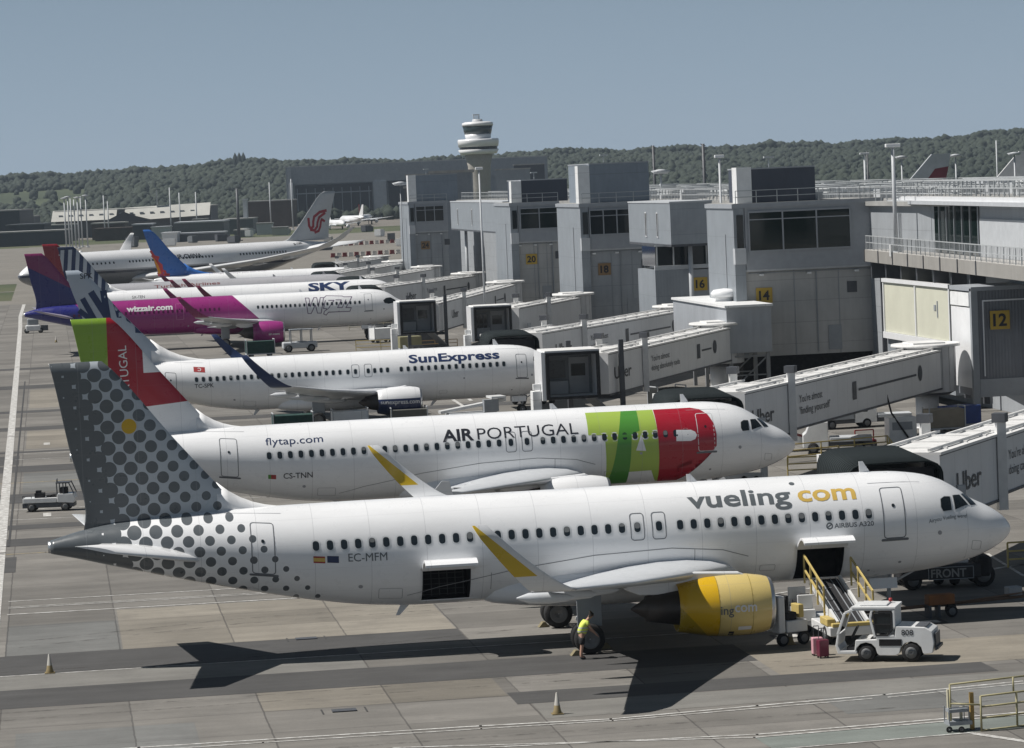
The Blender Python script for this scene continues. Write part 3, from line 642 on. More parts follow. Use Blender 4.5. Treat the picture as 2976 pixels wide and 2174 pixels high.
# --- white and navy airliner of the sun pattern
SUNF=acpaint('pale blue fin',plain((.40,.46,.53)))
def seng(nt,d,y,z,w,vec): return mixc(nt,z.gt(2.0),(.018,.03,.09),w)
S=Plane(B738S,'airliner','white airliner with navy lettering and navy winglets, third from the camera',(2.17,121.4,0),.0076,GRP,
  dict(white=PW,fus=PW,fin=SUNF,dorsal=PW,wing=WINGM,tip=NAVY,eng=acpaint('navy and white cowling',seng),stab=acpaint('orange blue tailplane',lambda nt,d,y,z,w,vec:mixc(nt,d.gt(36.2),w,(.45,.13,.05)))))
winrow(S,[(571,1101,988,1081,22),(1089,1076,1126,1074,3),(1166,1071,1464,1056,16),(1011,1079),(1033,1078),(1070,1076)])
for px in(1033,1070):
    d=S.hit(px,1077)[0]; S.frame('overwing_exit',d-.28,d+.28,S.zv(d,3.5),S.zv(d,4.45),.03,LINEM,r=.14,off=.008)
S.door(S.hit(1516,1058)[0],2.85,1.75,w=.8); S.door(S.hit(496,1095)[0],2.9,1.65,w=.8)
ptext(S,'airline_name','SunExpress',1189,1055,1452,1041,.72,NAVY,bold=.03)
ptext(S,'registration','TC-SPK',566,1128,622,1125,.3,KTXT,bold=.01)
a=S.hit(579,1074); S.shape('flag',rrect(a[0]-.42,a[0]+.42,a[1]-.24,a[1]+.24,.01),REDP,off=.009); S.shapes('flag',strokes([(a[0]+.02+.13*math.cos(t),a[1]+.13*math.sin(t)) for t in [R_(50+26*i) for i in range(11)]],.05),WTXT,off=.012)
S.text('engine_lettering','sunexpress.com',15.45,-.12,.3,WTXT,mode='eng',wid=2.9,bold=.01)
c4=cr(40,680,4.406)
for q in(strokes(finp(S,c4((890,845),(1040,1110))),.42),strokes(finp(S,c4((1000,762),(1190,1060))),.5),strokes(finp(S,c4((1185,745),(1200,1070))),.5),strokes(finp(S,c4((850,990),(1000,1105))),.4)):
    S.shapes('fin_stripe',q,NAVY,mode='fin',off=.009,cut=.5)
for q in(((1310,890),(1415,1000),(1380,1075),(1320,1070)),((1470,1060),(1535,1120),(1505,1150),(1445,1110)),((1570,1180),(1670,1270),(1555,1265),(1555,1215)),((1030,1080),(1110,1110),(990,1112))): finpoly(S,'fin_stripe',c4(*q),NAVY)
a=finp(S,c4((850,575)))[0]; S.text('registration','SPK',a[0],a[1],.4,KTXT,mode='fin',bold=.01,off=.009)
smallmarks(S,B738)
for p in WSP:
    o=S.shape('cockpit_window',[(a*.95+.1,b*.9+.15) for a,b in p],GLASS,off=.014,cut=.1); c=dup(o,parent=S.root); c.scale=(1,-1,1)
# --- magenta airliner
MAG=(.27,.022,.165)
def wfus(nt,d,y,z,w,vec):
    c=mixc(nt,(d-z*1.05).gt(WB),w,MAG); c=mixc(nt,(d-z*.9).gt(33.6),c,(.02,.022,.17)); return c
Wz=Plane(A321,'airliner','airliner with magenta rear body and purple and blue tail, fourth from the camera',(4.42,252.1,0),.007,GRP,
  dict(white=PW,fus=PW,fin=PW,dorsal=PW,wing=WINGM,tip=acpaint('magenta winglet',plain((.22,.02,.10))),eng=acpaint('magenta cowling',plain((.30,.03,.19))),stab=acpaint('pale tailplane',plain((.40,.36,.44)))))
a=Wz.hit(688,864); b=Wz.hit(742,922); pa=Wz.arc(*a); pb=Wz.arc(*b); WB=(-pa[0]-pa[2]*1.05-pb[0]-pb[2]*1.05)/2
wm_=acpaint('white magenta blue skin',wfus); Wz.fus.data.materials[0]=wm_
q=finp(Wz,c4((232,455),(720,690))); sl_=(q[1][1]-q[0][1])/(q[1][0]-q[0][0])
wf_=acpaint('purple blue fin',lambda nt,d,y,z,w,vec:mixc(nt,(z-d*sl_).gt(q[0][1]-sl_*q[0][0]),(.014,.018,.13),(.17,.016,.09)))
for o in Wz.root.children:
    if o.name.startswith(('fin','dorsal_fin')): o.data.materials[0]=wf_
    if o.name.startswith('belly_fairing'): o.data.materials[0]=wm_
winrow(Wz,[(750,895,1045,880,23)],4.42); Wz.windows([22.4+.533*i for i in range(32)],4.42,fr=0,mt=mat('dim window',(.08,.01,.05),.3))
Wz.door(Wz.hit(1071,885)[0],3.43,1.9); Wz.door(Wz.hit(523,915)[0],3.43,1.8,mt=mat('pink outline',(.5,.2,.35),.5),sill=False)
ptext(Wz,'web_address','wizzair.com',368,906,502,899,.66,WTXT,bold=.04); 
c7=cr(700,780,3.77); wl=mat('mauve outline',(.17,.13,.2),.5)
for L_ in (((705,325),(745,325),(760,420),(800,320),(830,320),(850,420),(870,320),(905,320),(880,490),(840,490),(815,400),(770,495),(735,495),(705,325)),
  ((905,325),(935,300),(1110,303),(1125,312),(1215,310),(1190,365),(1150,430),(1210,430),(1195,470),(960,480),(935,512),(908,500),(915,470),(950,445),(905,440),(925,350)),
  ((960,350),(1020,350),(985,400),(960,440)),((1040,345),(1100,345),(1060,430),(1110,430),(1150,345))):
    Wz.shapes('lettering_outline',strokes(Wz.pxs(c7(*L_)),.09),wl,off=.009)
Wz.text('engine_lettering','wizzair.com',Wz.S['eng']['d']+2.75,-.25,.22,WTXT,mode='eng',wid=2.1,bold=.02)
ng=[(2.05,1.45),(2.5,1.62),(3.6,1.5),(3.85,1.15),(3.6,.78),(2.6,.72),(1.75,.85),(1.5,1.1)]
q=Wz.pxs(c7((1560,350),(1590,325),(1640,318),(1690,345),(1720,365),(1690,375),(1620,388),(1575,380))); o=Wz.shape('cockpit_window',q,GLASS,off=.014,cut=.15); c=dup(o,parent=Wz.root); c.scale=(1,-1,1)
smallmarks(Wz,A321)
# --- white airliner with navy striped fin
def kfin(nt,d,y,z,w,vec): 
    k=((d+z*.1)/.98+.1).fr().lt(.52); c=mixc(nt,k,(.42,.46,.5),(.015,.03,.085)); return mixc(nt,z.gt(11.35),c,(.012,.02,.05))
x_,y_=xd(1171,417); K=Plane(A321,'airliner','white airliner with navy striped fin just behind the magenta one',(x_,y_,0),.007,GRP,
  dict(white=PW,fus=PW,fin=acpaint('navy striped fin',kfin),dorsal=PW,wing=WINGM,tip=acpaint('maroon winglet',plain((.16,.02,.05))),eng=PW))
K.windows([6.2+.533*i for i in range(60)],4.42,fr=0); ptext(K,'airline_name','SKY',897,847,1020,841,1.35,NAVY,bold=.045); ptext(K,'registration','SX-TEN',384,868,421,866,.4,KTXT)
smallmarks(K,A321)
# --- silver airliner with red fin
SILV=acpaint('silver skin',plain((.40,.40,.42)))
x_,y_=xd(1055,449); U=Plane(A321,'airliner','silver grey airliner with dark red fin behind the striped tail',(x_,y_,0),.004,GRP,
  dict(white=SILV,fus=SILV,fin=acpaint('dark red fin',plain((.22,.012,.022))),dorsal=SILV,wing=WINGM,tip=acpaint('maroon winglet',plain((.16,.02,.05))),eng=SILV))
U.windows([6.2+.533*i for i in range(60)],4.42,fr=0); ptext(U,'airline_name','Turkish Airlines',449,838,640,826,.55,mat('brown lettering',(.16,.04,.04),.5),bold=.01)
q=finp(U,[(175,722)])[0]; U.shapes('fin_emblem',strokes([(q[0]-.1+.55*math.cos(t),q[1]-.4+.55*math.sin(t)) for t in [R_(60+24*i) for i in range(11)]],.2),WTXT,mode='fin',off=.01,cut=.5)
smallmarks(U,A321)
# --- white airliner with blue, orange and red fin
B734=stretch(B738,[(8,-1.8),(24,-2.2)])
def jfin(nt,d,y,z,w,vec):
    n=noise(nt,vec,1.1,3); t=(d-z*-.35)+n*3.2; c=mixc(nt,t.gt(40.0),(.03,.13,.42),(.5,.04,.05)); t2=(d-z*-.55)+n*1.4; return mixc(nt,(z-n*2.).lt(8.2)*d.gt(34.0),c,(.65,.27,.02))
x_,y_=xd(1078,505); J=Plane(B734,'airliner','white airliner with blue, orange and red fin left of the jet bridges',(x_,y_,0),.004,GRP,
  dict(white=PW,fus=PW,fin=acpaint('blue orange fin',lambda nt,d,y,z,w,vec:mixc(nt,1.,w,(.035,.14,.44))),dorsal=acpaint('blue fillet',plain((.035,.14,.44))),wing=WINGM,tip=PW,eng=PW))
jo=mat('orange livery',(.66,.26,.015),.4); jr=mat('coral livery',(.55,.06,.06),.4)
finpoly(J,'fin_sun',c4((1712,240),(1760,290),(1810,330),(1850,400),(1880,480),(1890,520),(1830,515),(1765,500)),jo,.012)
for q in(((1705,225),(1760,230),(1800,290),(1850,300),(1830,350),(1890,400),(1900,470),(1935,480),(1945,520),(1990,560),(1960,600),(1860,560),(1850,500),(1900,520),(1880,430),(1830,350),(1760,280)),): J.shapes('fin_sun',strokes(finp(J,c4(*q)),.36),jr,mode='fin',off=.009,cut=.5)
J.windows([6.2+.508*i for i in range(46)],3.9,fr=0); ptext(J,'slogan','Package holidays you can trust',609,796,775,788,.5,mat('lilac grey lettering',(.35,.32,.36),.5))
smallmarks(J,B734)
# --- long white airliner facing the other way
def afus(nt,d,y,z,w,vec):
    c=mixc(nt,z.lt(5.25),w,(.35,.36,.38)); c=mixc(nt,z.lt(5.0),c,(.02,.025,.045)); return mixc(nt,z.lt(4.6),c,(.19,.195,.205))
pn=gd(54,788,552); pt=gd(985,694,600); dv=np.array([pt[0]-pn[0],pt[1]-pn[1]]); Lr=np.hypot(*dv); hd=math.atan2(dv[1],dv[0])
A=Plane(A332,'airliner','long white airliner facing left with red emblem on its fin',(pn[0],pn[1],0),hd,GRP,
  dict(white=PW,fus=acpaint('white and grey wide body skin',afus),fin=acpaint('pale grey fin',plain((.46,.48,.5))),dorsal=acpaint('pale grey fin',plain((.46,.48,.5))),wing=acpaint('bright wing',plain((.6,.61,.62))),tip=PW,eng=PW))
k_=Lr/66.8; A.root.scale=(-k_,1,1)
def aw(x0,x1,n,z,nm='cabin_window',w=.3,h=.42):
    for i in range(n):
        d=x0+(x1-x0)*i/(n-1); v=A.zv(d,z); A.shape(nm,rrect(d-w/2,d+w/2,v-h/2,v+h/2,w*.4),CGLASS,off=.012,cut=.5)
aw(11,16.8,8,6.35); aw(20,30.,16,6.4); aw(31,37,10,6.45); aw(43.,53.,16,6.5)
EMB=mat('deep red emblem',(.26,.015,.03),.4)
def afin(pts):   # px -> (d,z) on the mirrored fin
    out=[]
    for px,py in pts:
        r=ray(px,py); n=np.array([-math.sin(hd),math.cos(hd),0.]); o=np.array([pn[0],pn[1],0.])-CAM; p=CAM+r*((o@n)/(r@n)); out.append((((p[0]-pn[0])*math.cos(hd)+(p[1]-pn[1])*math.sin(hd))/k_,p[2]))
    return out
c5=cr(700,400,3.672)
for q,w in((((905,778),(835,795),(775,845),(765,900),(765,945),(742,978),(720,940),(715,865)),.5),(((892,805),(830,850),(812,905),(808,950),(780,990),(738,985)),.48),(((888,890),(858,872),(848,900),(842,950),(825,995),(785,1012)),.46)):
    A.shapes('fin_emblem',strokes(afin(c5(*q)),w),EMB,mode='fin',off=.02,cut=.7)
q=[(1.6,1.55),(2.1,1.75),(3.3,1.7),(3.5,1.1),(1.9,.95)]; A.shape('cockpit_window',q,GLASS,off=.02)
MB().tube((-12.2,0,8.3),(-12.2,0,8.7),.35,.2).build('antenna',PW,A.root)
pts,tris=text2d('AIR CHINA',.02); 
def mtext(txt,d,v,h):
    pts,tris=text2d(txt,.02); k=h/cap_h(); bm=bmesh.new(); vs=[bm.verts.new((d+x*k,v+y*k,0)) for x,y in pts]
    for t in tris:
        try: bm.faces.new([vs[i] for i in t])
        except ValueError: pass
    return A.drape('airline_name',bm,KTXT,off=.012)
mtext('AIR CHINA',29.,1.05,.8); mtext('B-1085',55.5,1.3,.5)
# ------------------------------------------------------------------ ground
def concrete(name,base,grid=True,var=.16,warm=.5):
    m,nt,b=newmat(name,.85); x,y,z,vec=coords(nt)
    n1=noise(nt,vec,.35,6,.65); n2=noise(nt,vec,1.2,6,.6,stretch=(.12,1.,1.)); n3=noise(nt,vec,9.,4,.7); n4=noise(nt,vec,.05,3)
    k=remap(n1,.25,.75,.82,1.16)*remap(n2,.3,.7,.84,1.1)*remap(n3,.3,.7,.93,1.07)*remap(n4,.3,.7,.9,1.1)
    if grid:
        gx_=(x+30.6)/4.5; gy_=(y-4.87)/4.42; wn=nt.nodes.new('ShaderNodeTexWhiteNoise'); wn.noise_dimensions='2D'; cb=nt.nodes.new('ShaderNodeCombineXYZ')
        nt.links.new(gx_.fl().k,cb.inputs[0]); nt.links.new(gy_.fl().k,cb.inputs[1]); nt.links.new(cb.outputs[0],wn.inputs['Vector'])
        k=k*remap(E(nt,wn.outputs[0]),0,1,.77,1.17)
    mu=nt.nodes.new('ShaderNodeVectorMath'); mu.operation='SCALE'; mu.inputs[0].default_value=base; nt.links.new(k.k,mu.inputs['Scale']); out=mu.outputs[0]
    out=mixc(nt,remap(noise(nt,vec,.5,5,.6),.56,.74,0,.45),out,(base[0]*.62,base[1]*.62,base[2]*.64))
    st=remap(noise(nt,vec,2.2,3,.55,stretch=(.9,1.6,1)),.64,.76,0,.5); out=mixc(nt,st,out,(.07,.065,.06))
    if grid:
        wob=(noise(nt,vec,.8,3)-.5)*.02
        ln=((gx_+wob).fr().lt(.014)).mx((gy_+wob).fr().lt(.012)); out=mixc(nt,ln*.62,out,(.045,.042,.04))
    nt.links.new(out,b.inputs['Base Color']); bp=nt.nodes.new('ShaderNodeBump'); bp.inputs['Strength'].default_value=.25; bp.inputs['Distance'].default_value=.01
    nt.links.new(n3.k,bp.inputs['Height']); nt.links.new(bp.outputs[0],b.inputs['Normal']); return m
CON=concrete('apron concrete slabs',(.166,.158,.144)); ASP=concrete('dark asphalt',(.066,.065,.064),grid=False); CON2=concrete('pale concrete',(.172,.168,.155),grid=False); CON3=concrete('beige concrete',(.215,.195,.16),grid=False)
FARC=concrete('far concrete',(.18,.168,.147),grid=False); AQUA=concrete('faded green paint',(.17,.19,.175),grid=False)
def sheet(name,pts,m,z,kind='structure',label=None):
    o=MB().poly([(a,b,z) for a,b in pts],0).build(name,m); o['kind']=kind; return o
sheet('apron',[(-160,-140),(120,-140),(120,440),(-160,440)],CON,0)
grass,nt,b=newmat('grass',.95); x,y,z,vec=coords(nt); nn=noise(nt,vec,.02,6); nt.links.new(mixc(nt,remap(nn,.35,.7),(.045,.062,.026),(.095,.098,.05)),b.inputs['Base Color'])
sheet('airfield_grass',[(-4000,-1200),(4500,-1200),(4500,9000),(-4000,9000)],grass,-.06)
sheet('taxiway',[(-900,439.),(260,439.),(260,463),(-900,463)],FARC,-.03); sheet('apron_north',[(-44,463),(260,463),(260,760),(-44,760)],FARC,-.026)
sheet('taxiway',[(-900,519),(-44,519),(-44,523),(-900,523)],FARC,-.022); sheet('runway',[(-900,578),(-44,578),(-44,1090),(-900,1100)],FARC,-.018)
sheet('apron_north',[(-44.0,760),(500,760),(500,1100),(-44,1100)],FARC,-.022); sheet('taxiway',[(-160.1,-140),(-1200,-140),(-1200,439),(-160.1,439)],FARC,-.01)
sheet('taxiway',[(-1200,1250),(700,1250),(700,1700),(-1200,1700)],concrete('distant concrete',(.17,.155,.135),grid=False),-.014)
z1,z2=.006,.011
sheet('dark_ground_patch',[(-80,1.5),(-21.6,1.5),(-21.6,4.9),(-80,4.9)],ASP,z1); sheet('dark_ground_patch',[(-80,-.35),(-26.1,-.35),(-26.1,1.49),(-80,1.49)],ASP,z1)
sheet('concrete_patch',[(-80,-4.1),(-26.1,-4.1),(-26.1,-.36),(-80,-.36)],CON2,z1)
sheet('dark_ground_patch',[(-80,-8.45),(-12.2,-8.45),(-12.2,-4.11),(-80,-4.11)],ASP,z1); sheet('dark_ground_patch',[(-22.,-14.7),(-4.86,-14.3),(-4.86,-12.08),(-22.,-12.08)],ASP,z1)
sheet('concrete_patch',[(-12.19,-12.07),(-3.,-12.07),(14,-12.07),(14,-6.2),(-12.19,-6.2)],CON3,z1)
sheet('concrete_patch',[(-21.5,-18.),(-4.,-17.2),(-4.,-14.75),(-21.5,-14.75)],CON2,z1)
for y0,y1,x0,x1 in((45.9,49.6,-80,-5),(54.5,57,-80,-8),(70,76,-80,0),(92,97,-80,-4),(108.5,110.,-80,-5),(131,135,-80,0),(152,155,-80,5),(187,193,-80,3),(222,226,-80,3)): sheet('dark_ground_patch',[(x0,y0),(x1,y0),(x1,y1),(x0,y1)],ASP,z1)
BSL=concrete('beige slabs',(.205,.188,.158)); GSL=concrete('cool grey slabs',(.15,.152,.146))
for P in ([(-34.95,4.95),(-21.65,4.95),(-21.65,17.4),(-34.95,17.4)],[(-30.55,-12.7),(-22.05,-12.7),(-22.05,-8.5),(-30.55,-8.5)],[(-17,22.6),(5,22.6),(5,27),(-17,27)],[(-39.4,112),(-26.1,112),(-26.1,130),(-39.4,130)],[(-39.4,158),(-21,158),(-21,185),(-39.4,185)]): sheet('concrete_patch',P,BSL,.004)
for P in ([(-39.6,4.95),(-35.,4.95),(-35.,14),(-39.6,14)],[(-39,-14.),(-33,-14.),(-33,-25),(-39,-25)],[(-12,-17.3),(8,-14.),(8,-21),(-12,-21)],[(-39.4,77),(-17,77),(-17,91),(-39.4,91)]): sheet('concrete_patch',P,GSL,.005)
sheet('dark_ground_patch',[(-48,98.2),(-39.8,98.2),(-39.8,106),(-48,106)],ASP,z2); sheet('dark_ground_patch',[(-48,34),(-39.45,34),(-39.45,40.8),(-48,40.8)],ASP,z2)  # stand-ins for dark shapes at the left edge, in the asphalt colour
# slab cracks and manhole covers are drawn flush with the slab
PAINT,nt,b=newmat('worn white line paint',.7); x,y,z,vec=coords(nt); k=remap(noise(nt,vec,2.5,5,.75),.42,.62); nt.links.new(mixc(nt,k,(.33,.32,.30),(.62,.62,.6)),b.inputs['Base Color'])
PAINTY,nt,b=newmat('worn yellow line paint',.7); x,y,z,vec=coords(nt); k=remap(noise(nt,vec,2.5,5,.75),.42,.62); nt.links.new(mixc(nt,k,(.3,.26,.2),(.58,.46,.2)),b.inputs['Base Color'])
TYREM,nt,b=newmat('faint tyre mark',.8); x,y,z,vec=coords(nt); k=remap(noise(nt,vec,1.3,5,.7),.45,.7); b.inputs['Base Color'].default_value=(.09,.085,.078,1); nt.links.new((k*.55).k,b.inputs['Alpha'])
def line(pts,w,m=PAINT,z=.016,name='line_marking'):
    s=MB()
    for q in strokes(pts,w): s.poly([(a,b,z) for a,b in q])
    o=s.build(name,m,fix=False); o['kind']='structure'; return o
line([(-40.2,15),(-40.3,43),(-40.6,125),(-41.,228),(-41.5,340),(-41.8,380),(-41.6,438)],.55); line([(-40.45,46),(-39.9,46),(-39.9,70),(-40.,200)],.12,mat('dark seam',(.05,.05,.05),.8))
line([(-75,-.5),(-33.9,-.5),(-5,-.55)],.12); line([(-75,42),(-38,42.2),(-5,42.4)],.12,PAINTY); line([(-75,84),(2,84)],.15,PAINTY)
for yy,w in((22.3,.16),(19.85,.14),(17.65,.2),(20.25,.1)): line([(-39.6,yy+.3),(-27,yy),(-12,yy-.2)],w)
for yy in(65.3,59.4,107,102): line([(-40,yy+.6),(-34,yy),(-10,yy-.3)],.16)
line([(-75,-18.05),(-35,-18.35),(-23.8,-18.6),(-19.5,-18.95),(-14.4,-18.25),(-9.9,-17.75),(-4.7,-16.85),(5,-14.6)],.16)
line([(-75,-18.9),(-31,-19.),(-23.85,-19.15),(-19.5,-19.3),(-10.5,-18.35)],.11); line([(-9.9,-18.3),(-4.7,-17.3),(4,-15.)],.1)
for a,b_,w in(((-15.6,-23.65),(8,-21.6),.16),((-15.8,-24.15),(8,-22.05),.14),((-15.6,-26.45),(-9.2,-25.9),.12),((-24.,-22.7),(-15.6,-23.65),.13),((-27,-21.6),(-15.8,-24.15),.12)): line([a,b_],w)
line([(-9.2,-26.1),(-6.2,-31.5)],.28); sheet('green_strip',[(-15.7,-26.3),(-9.2,-25.8),(8,-24.6),(8,-22.2),(-15.8,-24.25)],AQUA,.007)
for yy in(73.6,98,62.4,44.): line([(-35.2,yy),(-33.6,yy)],.5)
for x0 in(-37.9,):
    for yy in(62.,116.): line([(x0,yy-.9),(x0,yy+.9)],.45)
for P,w in ((((-46,-.2),(-30,-.3),(-17.7,-3.6)),.28),(((-46,.6),(-30,.5),(-17.7,4.1)),.28),(((-40,-11.),(-20,-10.2),(-6,-10.5)),.2),(((-40,-9.4),(-20,-8.7),(-6,-9.2)),.2),(((-39,9),(-30,12),(-12,13)),.22),(((-39,7.3),(-30,10.4),(-12,11.5)),.22),(((-60,-21.5),(-30,-20.9),(8,-20)),.25)):
    line(P,w,TYREM,z=.0135,name='tyre_mark')
# lines under and right of the noses
for P in (((2150,1760),(2976,1640)),((2480,1640),(2740,1500)),((2870,1610),(2976,1675)),((2860,1660),(2976,1640)),((2200,1700),(2560,1650)),((2590,1660),(2860,1618)),((2230,1730),(2480,1690)),((2640,1610),(2560,1560))): line([tuple(gz(*P[0])[:2]),tuple(gz(*P[1])[:2])],.16)
for P in (((1285,1142),(1345,1180)),((1335,1140),(1370,1165)),((1390,1135),(1440,1160))): line([tuple(gz(*P[0])[:2]),tuple(gz(*P[1])[:2])],.3)
for px,py in((890,1857),(1000,2066)):
    p=gz(px,py); o=MB().box(-.42,.42,-.26,.26,0,.03).build('drain_cover',DGREY,loc=(p[0],p[1],.012)); tag(o,'small rusty drain cover set in the pale slabs' if py>2000 else 'small rusty drain cover beside the dark asphalt strip','drain cover')
    fr=MB(); 
    for a in(-.75,.75): fr.box(a-.03,a+.03,-.5,.5,0,.004)
    q=fr.build('slab_joint',mat('dark seam',(.05,.05,.05),.8),loc=(p[0],p[1],.013)); q['kind']='structure'
for a,b_ in(((2370,1840),(2440,1900)),): pass
for px in(2290,2700):
    p=gz(px,1850 if px<2500 else 1808); s=MB(); 
    for q in strokes([(p[0]-.55,p[1]-.5),(p[0]+.55,p[1]-.5),(p[0]+.55,p[1]+.5),(p[0]-.55,p[1]+.5),(p[0]-.55,p[1]-.5)],.16): s.poly([(a,b,.02) for a,b in q])
    o=s.build('hydrant_marking',mat('dark seam',(.05,.05,.05),.8),fix=False); o['kind']='structure'; q=sheet('hydrant_pit_cover',[(p[0]-.4,p[1]-.35),(p[0]+.4,p[1]-.35),(p[0]+.4,p[1]+.35),(p[0]-.4,p[1]+.35)],PAINT,.021)
# ------------------------------------------------------------------ the pier: nodes, link corridors, deck
PIERG='pier gate buildings in a row'
CLAD=ribmat('pale blue grey cladding',(.30,.325,.35),.5,.25,.45,seam=2.4,seamw=.03); CLADL=ribmat('light cladding',(.245,.27,.295),.3,.3,.4,seam=3.1,seamw=.03)
WARM=ribmat('warm grey wall panels',(.40,.40,.39),1.6,.15,.6,axis='v',seam=1.75,seamw=.035); WARM2=ribmat('cool grey wall panels',(.30,.32,.34),1.6,.15,.6,axis='v',seam=2.1,seamw=.035)
TRIM=mat('grey trim',(.30,.32,.345),.5,var=.08); NAVC=ribmat('dark blue cladding',(.052,.062,.085),.5,.2,.5); BLUC=ribmat('blue grey cladding',(.20,.235,.275),.6,.2,.5,seam=3,seamw=.04); SIGNY=mat('amber sign face',(.48,.32,.05),.5,var=.08); SIGNB=mat('faded brown sign face',(.24,.15,.07),.5,var=.08)
ROOFM=mat('grey roof membrane',(.30,.30,.29),.9,var=.25,scale=.6); GGL,_nt,_b=newmat('green tinted glazing',.07); _b.inputs['Base Color'].default_value=(.008,.016,.016,1)
RAILM=mat('galvanised rail',(.40,.42,.43),.5,var=.1)
def railing(name,pts,h=1.1,step=1.5,r=.03,mt=None,parent=None,rails=(1.,.52),balu=0):
    m=MB()
    for a,b in zip(pts[:-1],pts[1:]):
        a=Vector([float(q) for q in a]); b=Vector([float(q) for q in b]); L=(b-a).length; n=max(1,int(L/step))
        for f in rails: m.beam(a+Vector((0,0,h*f)),b+Vector((0,0,h*f)),r*2)
        for i in range(n+1): p=a+(b-a)*i/n; m.beam(p,p+Vector((0,0,h)),r*2)
        if balu:
            k=int(L/balu)
            for i in range(k): p=a+(b-a)*(i+.5)/k; m.beam(p+Vector((0,0,.05)),p+Vector((0,0,h)),r*.9)
    return m.build(name,mt or RAILM,parent)
def node(label,x0,x1,y0,y1,zt,zu,num,low,glassw,nmull,box,signm,topclad=CLADL,green=True,zb=2.6):
    r=empty('gate_building',(x0,y0,0),0,label,'building',PIERG); X=x1-x0; Y=y1-y0
    MB().box(.02,X,.5,Y,zb,zu).build('lower_wall',low,r)
    MB().box(.55,X,.95,Y,0,zb).build('undercroft_shade',DARK,r)  # solid near-black box stands in for the shade of the open space below
    w=MB(); w.box(-.0,.9,.0,Y+.02,zb-.05,zt-.35); w.build('west_wall',topclad,r,bevel=.02)
    s=MB(); s.box(.95,X,.02,Y-.02,zu,zt-.35); s.build('upper_storey',TRIM,r)
    MB().box(-.12,X+.1,-.12,Y+.1,zt-.35,zt).build('roof_edge',TRIM,r)
    MB().box(.05,X,.05,Y,zt,zt+.03).build('roof',ROOFM,r)
    g0,g1=glassw; gz0,gz1=zu+1.55,zt-.75; MB().box(g0,g1,-.05,.01,gz0,gz1).build('glazing',GGL if green else GLASS,r)
    f=MB()
    for i in range(nmull+1): x=g0+(g1-g0)*i/nmull; f.box(x-.06,x+.06,-.11,-.052,gz0-.05,gz1+.05)
    f.box(g0-.06,g1+.06,-.1,-.053,gz1-.02,gz1+.12); f.box(g0-.06,g1+.06,-.1,-.053,gz0-.12,gz0+.02); f.box(g0,g1,-.09,-.054,gz1-.62,gz1-.54); f.build('window_frame',TRIM,r)
    MB().box(-.02,.9,-.3,.48,zt-4.9,zt-3.6).build('corner_panel',LGREY,r); MB().box(.93,X,.1,.5,zu-.14,zu-.002).build('soffit_edge',LGREY,r)
    e=MB(); e.box(X*.62,X*.62+1.1,.44,.496,zb+.3,zb+2.3); e.build('service_door',GREYM,r); e=MB(); e.box(X*.62+1.7,X*.62+2.5,.42,.496,zu-2.2,zu-1.3); e.build('louvre',DGREY,r)
    for q in(.18,.5,.82): MB().cbox((X*q,.34,zu-.45),(.35,.3,.16)).build('wall_light',LWHITE,r)
    e=MB(); e.beam((1.2,.45,zu-.3),(X-.3,.45,zu-.3),.08); e.beam((X*.55,.45,zb+.2),(X*.55,.45,zu-.3),.07); e.build('cable_tray',GREYM,r)
    MB().box(-.06,-.004,Y*.3,Y*.3+.25,zb+1,zt-2.5).build('conduit',GREYM,r); MB().box(.25,.8,-.045,-.003,zu+1.6,zt-.9).build('corner_window',GLASS,r)
    p=MB(); 
    for i in range(1,3): p.box(g0+(X-g0)*i/3-.03,g0+(X-g0)*i/3+.03,.47,.498,zb,zu-.15)
    p.tube((X-.9,.4,zb),(X-.9,.4,zu),.07,.07,8); p.split('wall_strip',GREYM,r)
    if num:
        q=1.25; sx=1.75; sz=zu-1.5; sg=MB().box(sx,sx+1.35,.42,.46,sz-q,sz).build('gate_number_sign',signm,r)
        text_obj('gate_number',num,.72,KTXT,Matrix.Translation((sx+.67,.41,sz-q+.26)),sg,bold=.03,center=True)
    if box:
        bx0,bx1,bh,bm,wb=box; MB().box(bx0,bx1,.8,Y-1.,zt+.02,zt+bh).build('rooftop_plant_room',bm,r); MB().box(bx0-1.25,bx0-.02,.7,2.5,zt+.02,zt+bh+wb).build('white_stair_hood',LWHITE,r)
        MB().box(bx0-.05,bx1+.05,.75,Y-.95,zt+bh+.002,zt+bh+.12).build('plant_room_coping',TRIM,r)
        m=MB(); m.tube((bx0+1.8,2.2,zt+bh),(bx0+1.8,2.2,zt+bh+.9),.05); m.cbox((bx0+1.8,2.2,zt+bh+.95),(.8,.4,.15)); m.build('roof_light',RAILM,r)
    railing('roof_rail',[(.3,.25,zt),(X,.25,zt)],1.05,1.6,.028,parent=r)
    v=MB()
    for i in range(5): v.cbox((X*.3+i*1.3,Y*.72,zt+.35),(.7,.8,.6)); 
    v.split('roof_vent',LGREY,r)
    return r
node('grey gate building signed 14 with wide green tinted windows',18.0,30.4,134.3,145.,15.1,9.7,'14',WARM,(1.25,9.7),3,(1.8,7.1,2.75,NAVC,.2),SIGNY)
node('gate building signed 18 with tall blue grey plant room on its roof',18.,25.6,210.5,226.,15.,10.2,'18',WARM2,(1.0,5.3),3,(1.3,7.6,4.05,BLUC,-.1),SIGNB,green=False)
node('narrow gate building signed 20 left of the one signed 18',18.,23.9,262.,275.5,15.,10.3,'20',WARM,(1.2,5.8),2,(1.6,7.2,2.6,NAVC,.0),SIGNY)
node('farthest gate building signed 24 near the left end of the pier',18.,24.,372.,385.,15.,10.4,'24',WARM2,(1.1,5.4),3,(1.4,7.8,4.,BLUC,.1),SIGNB,green=False)
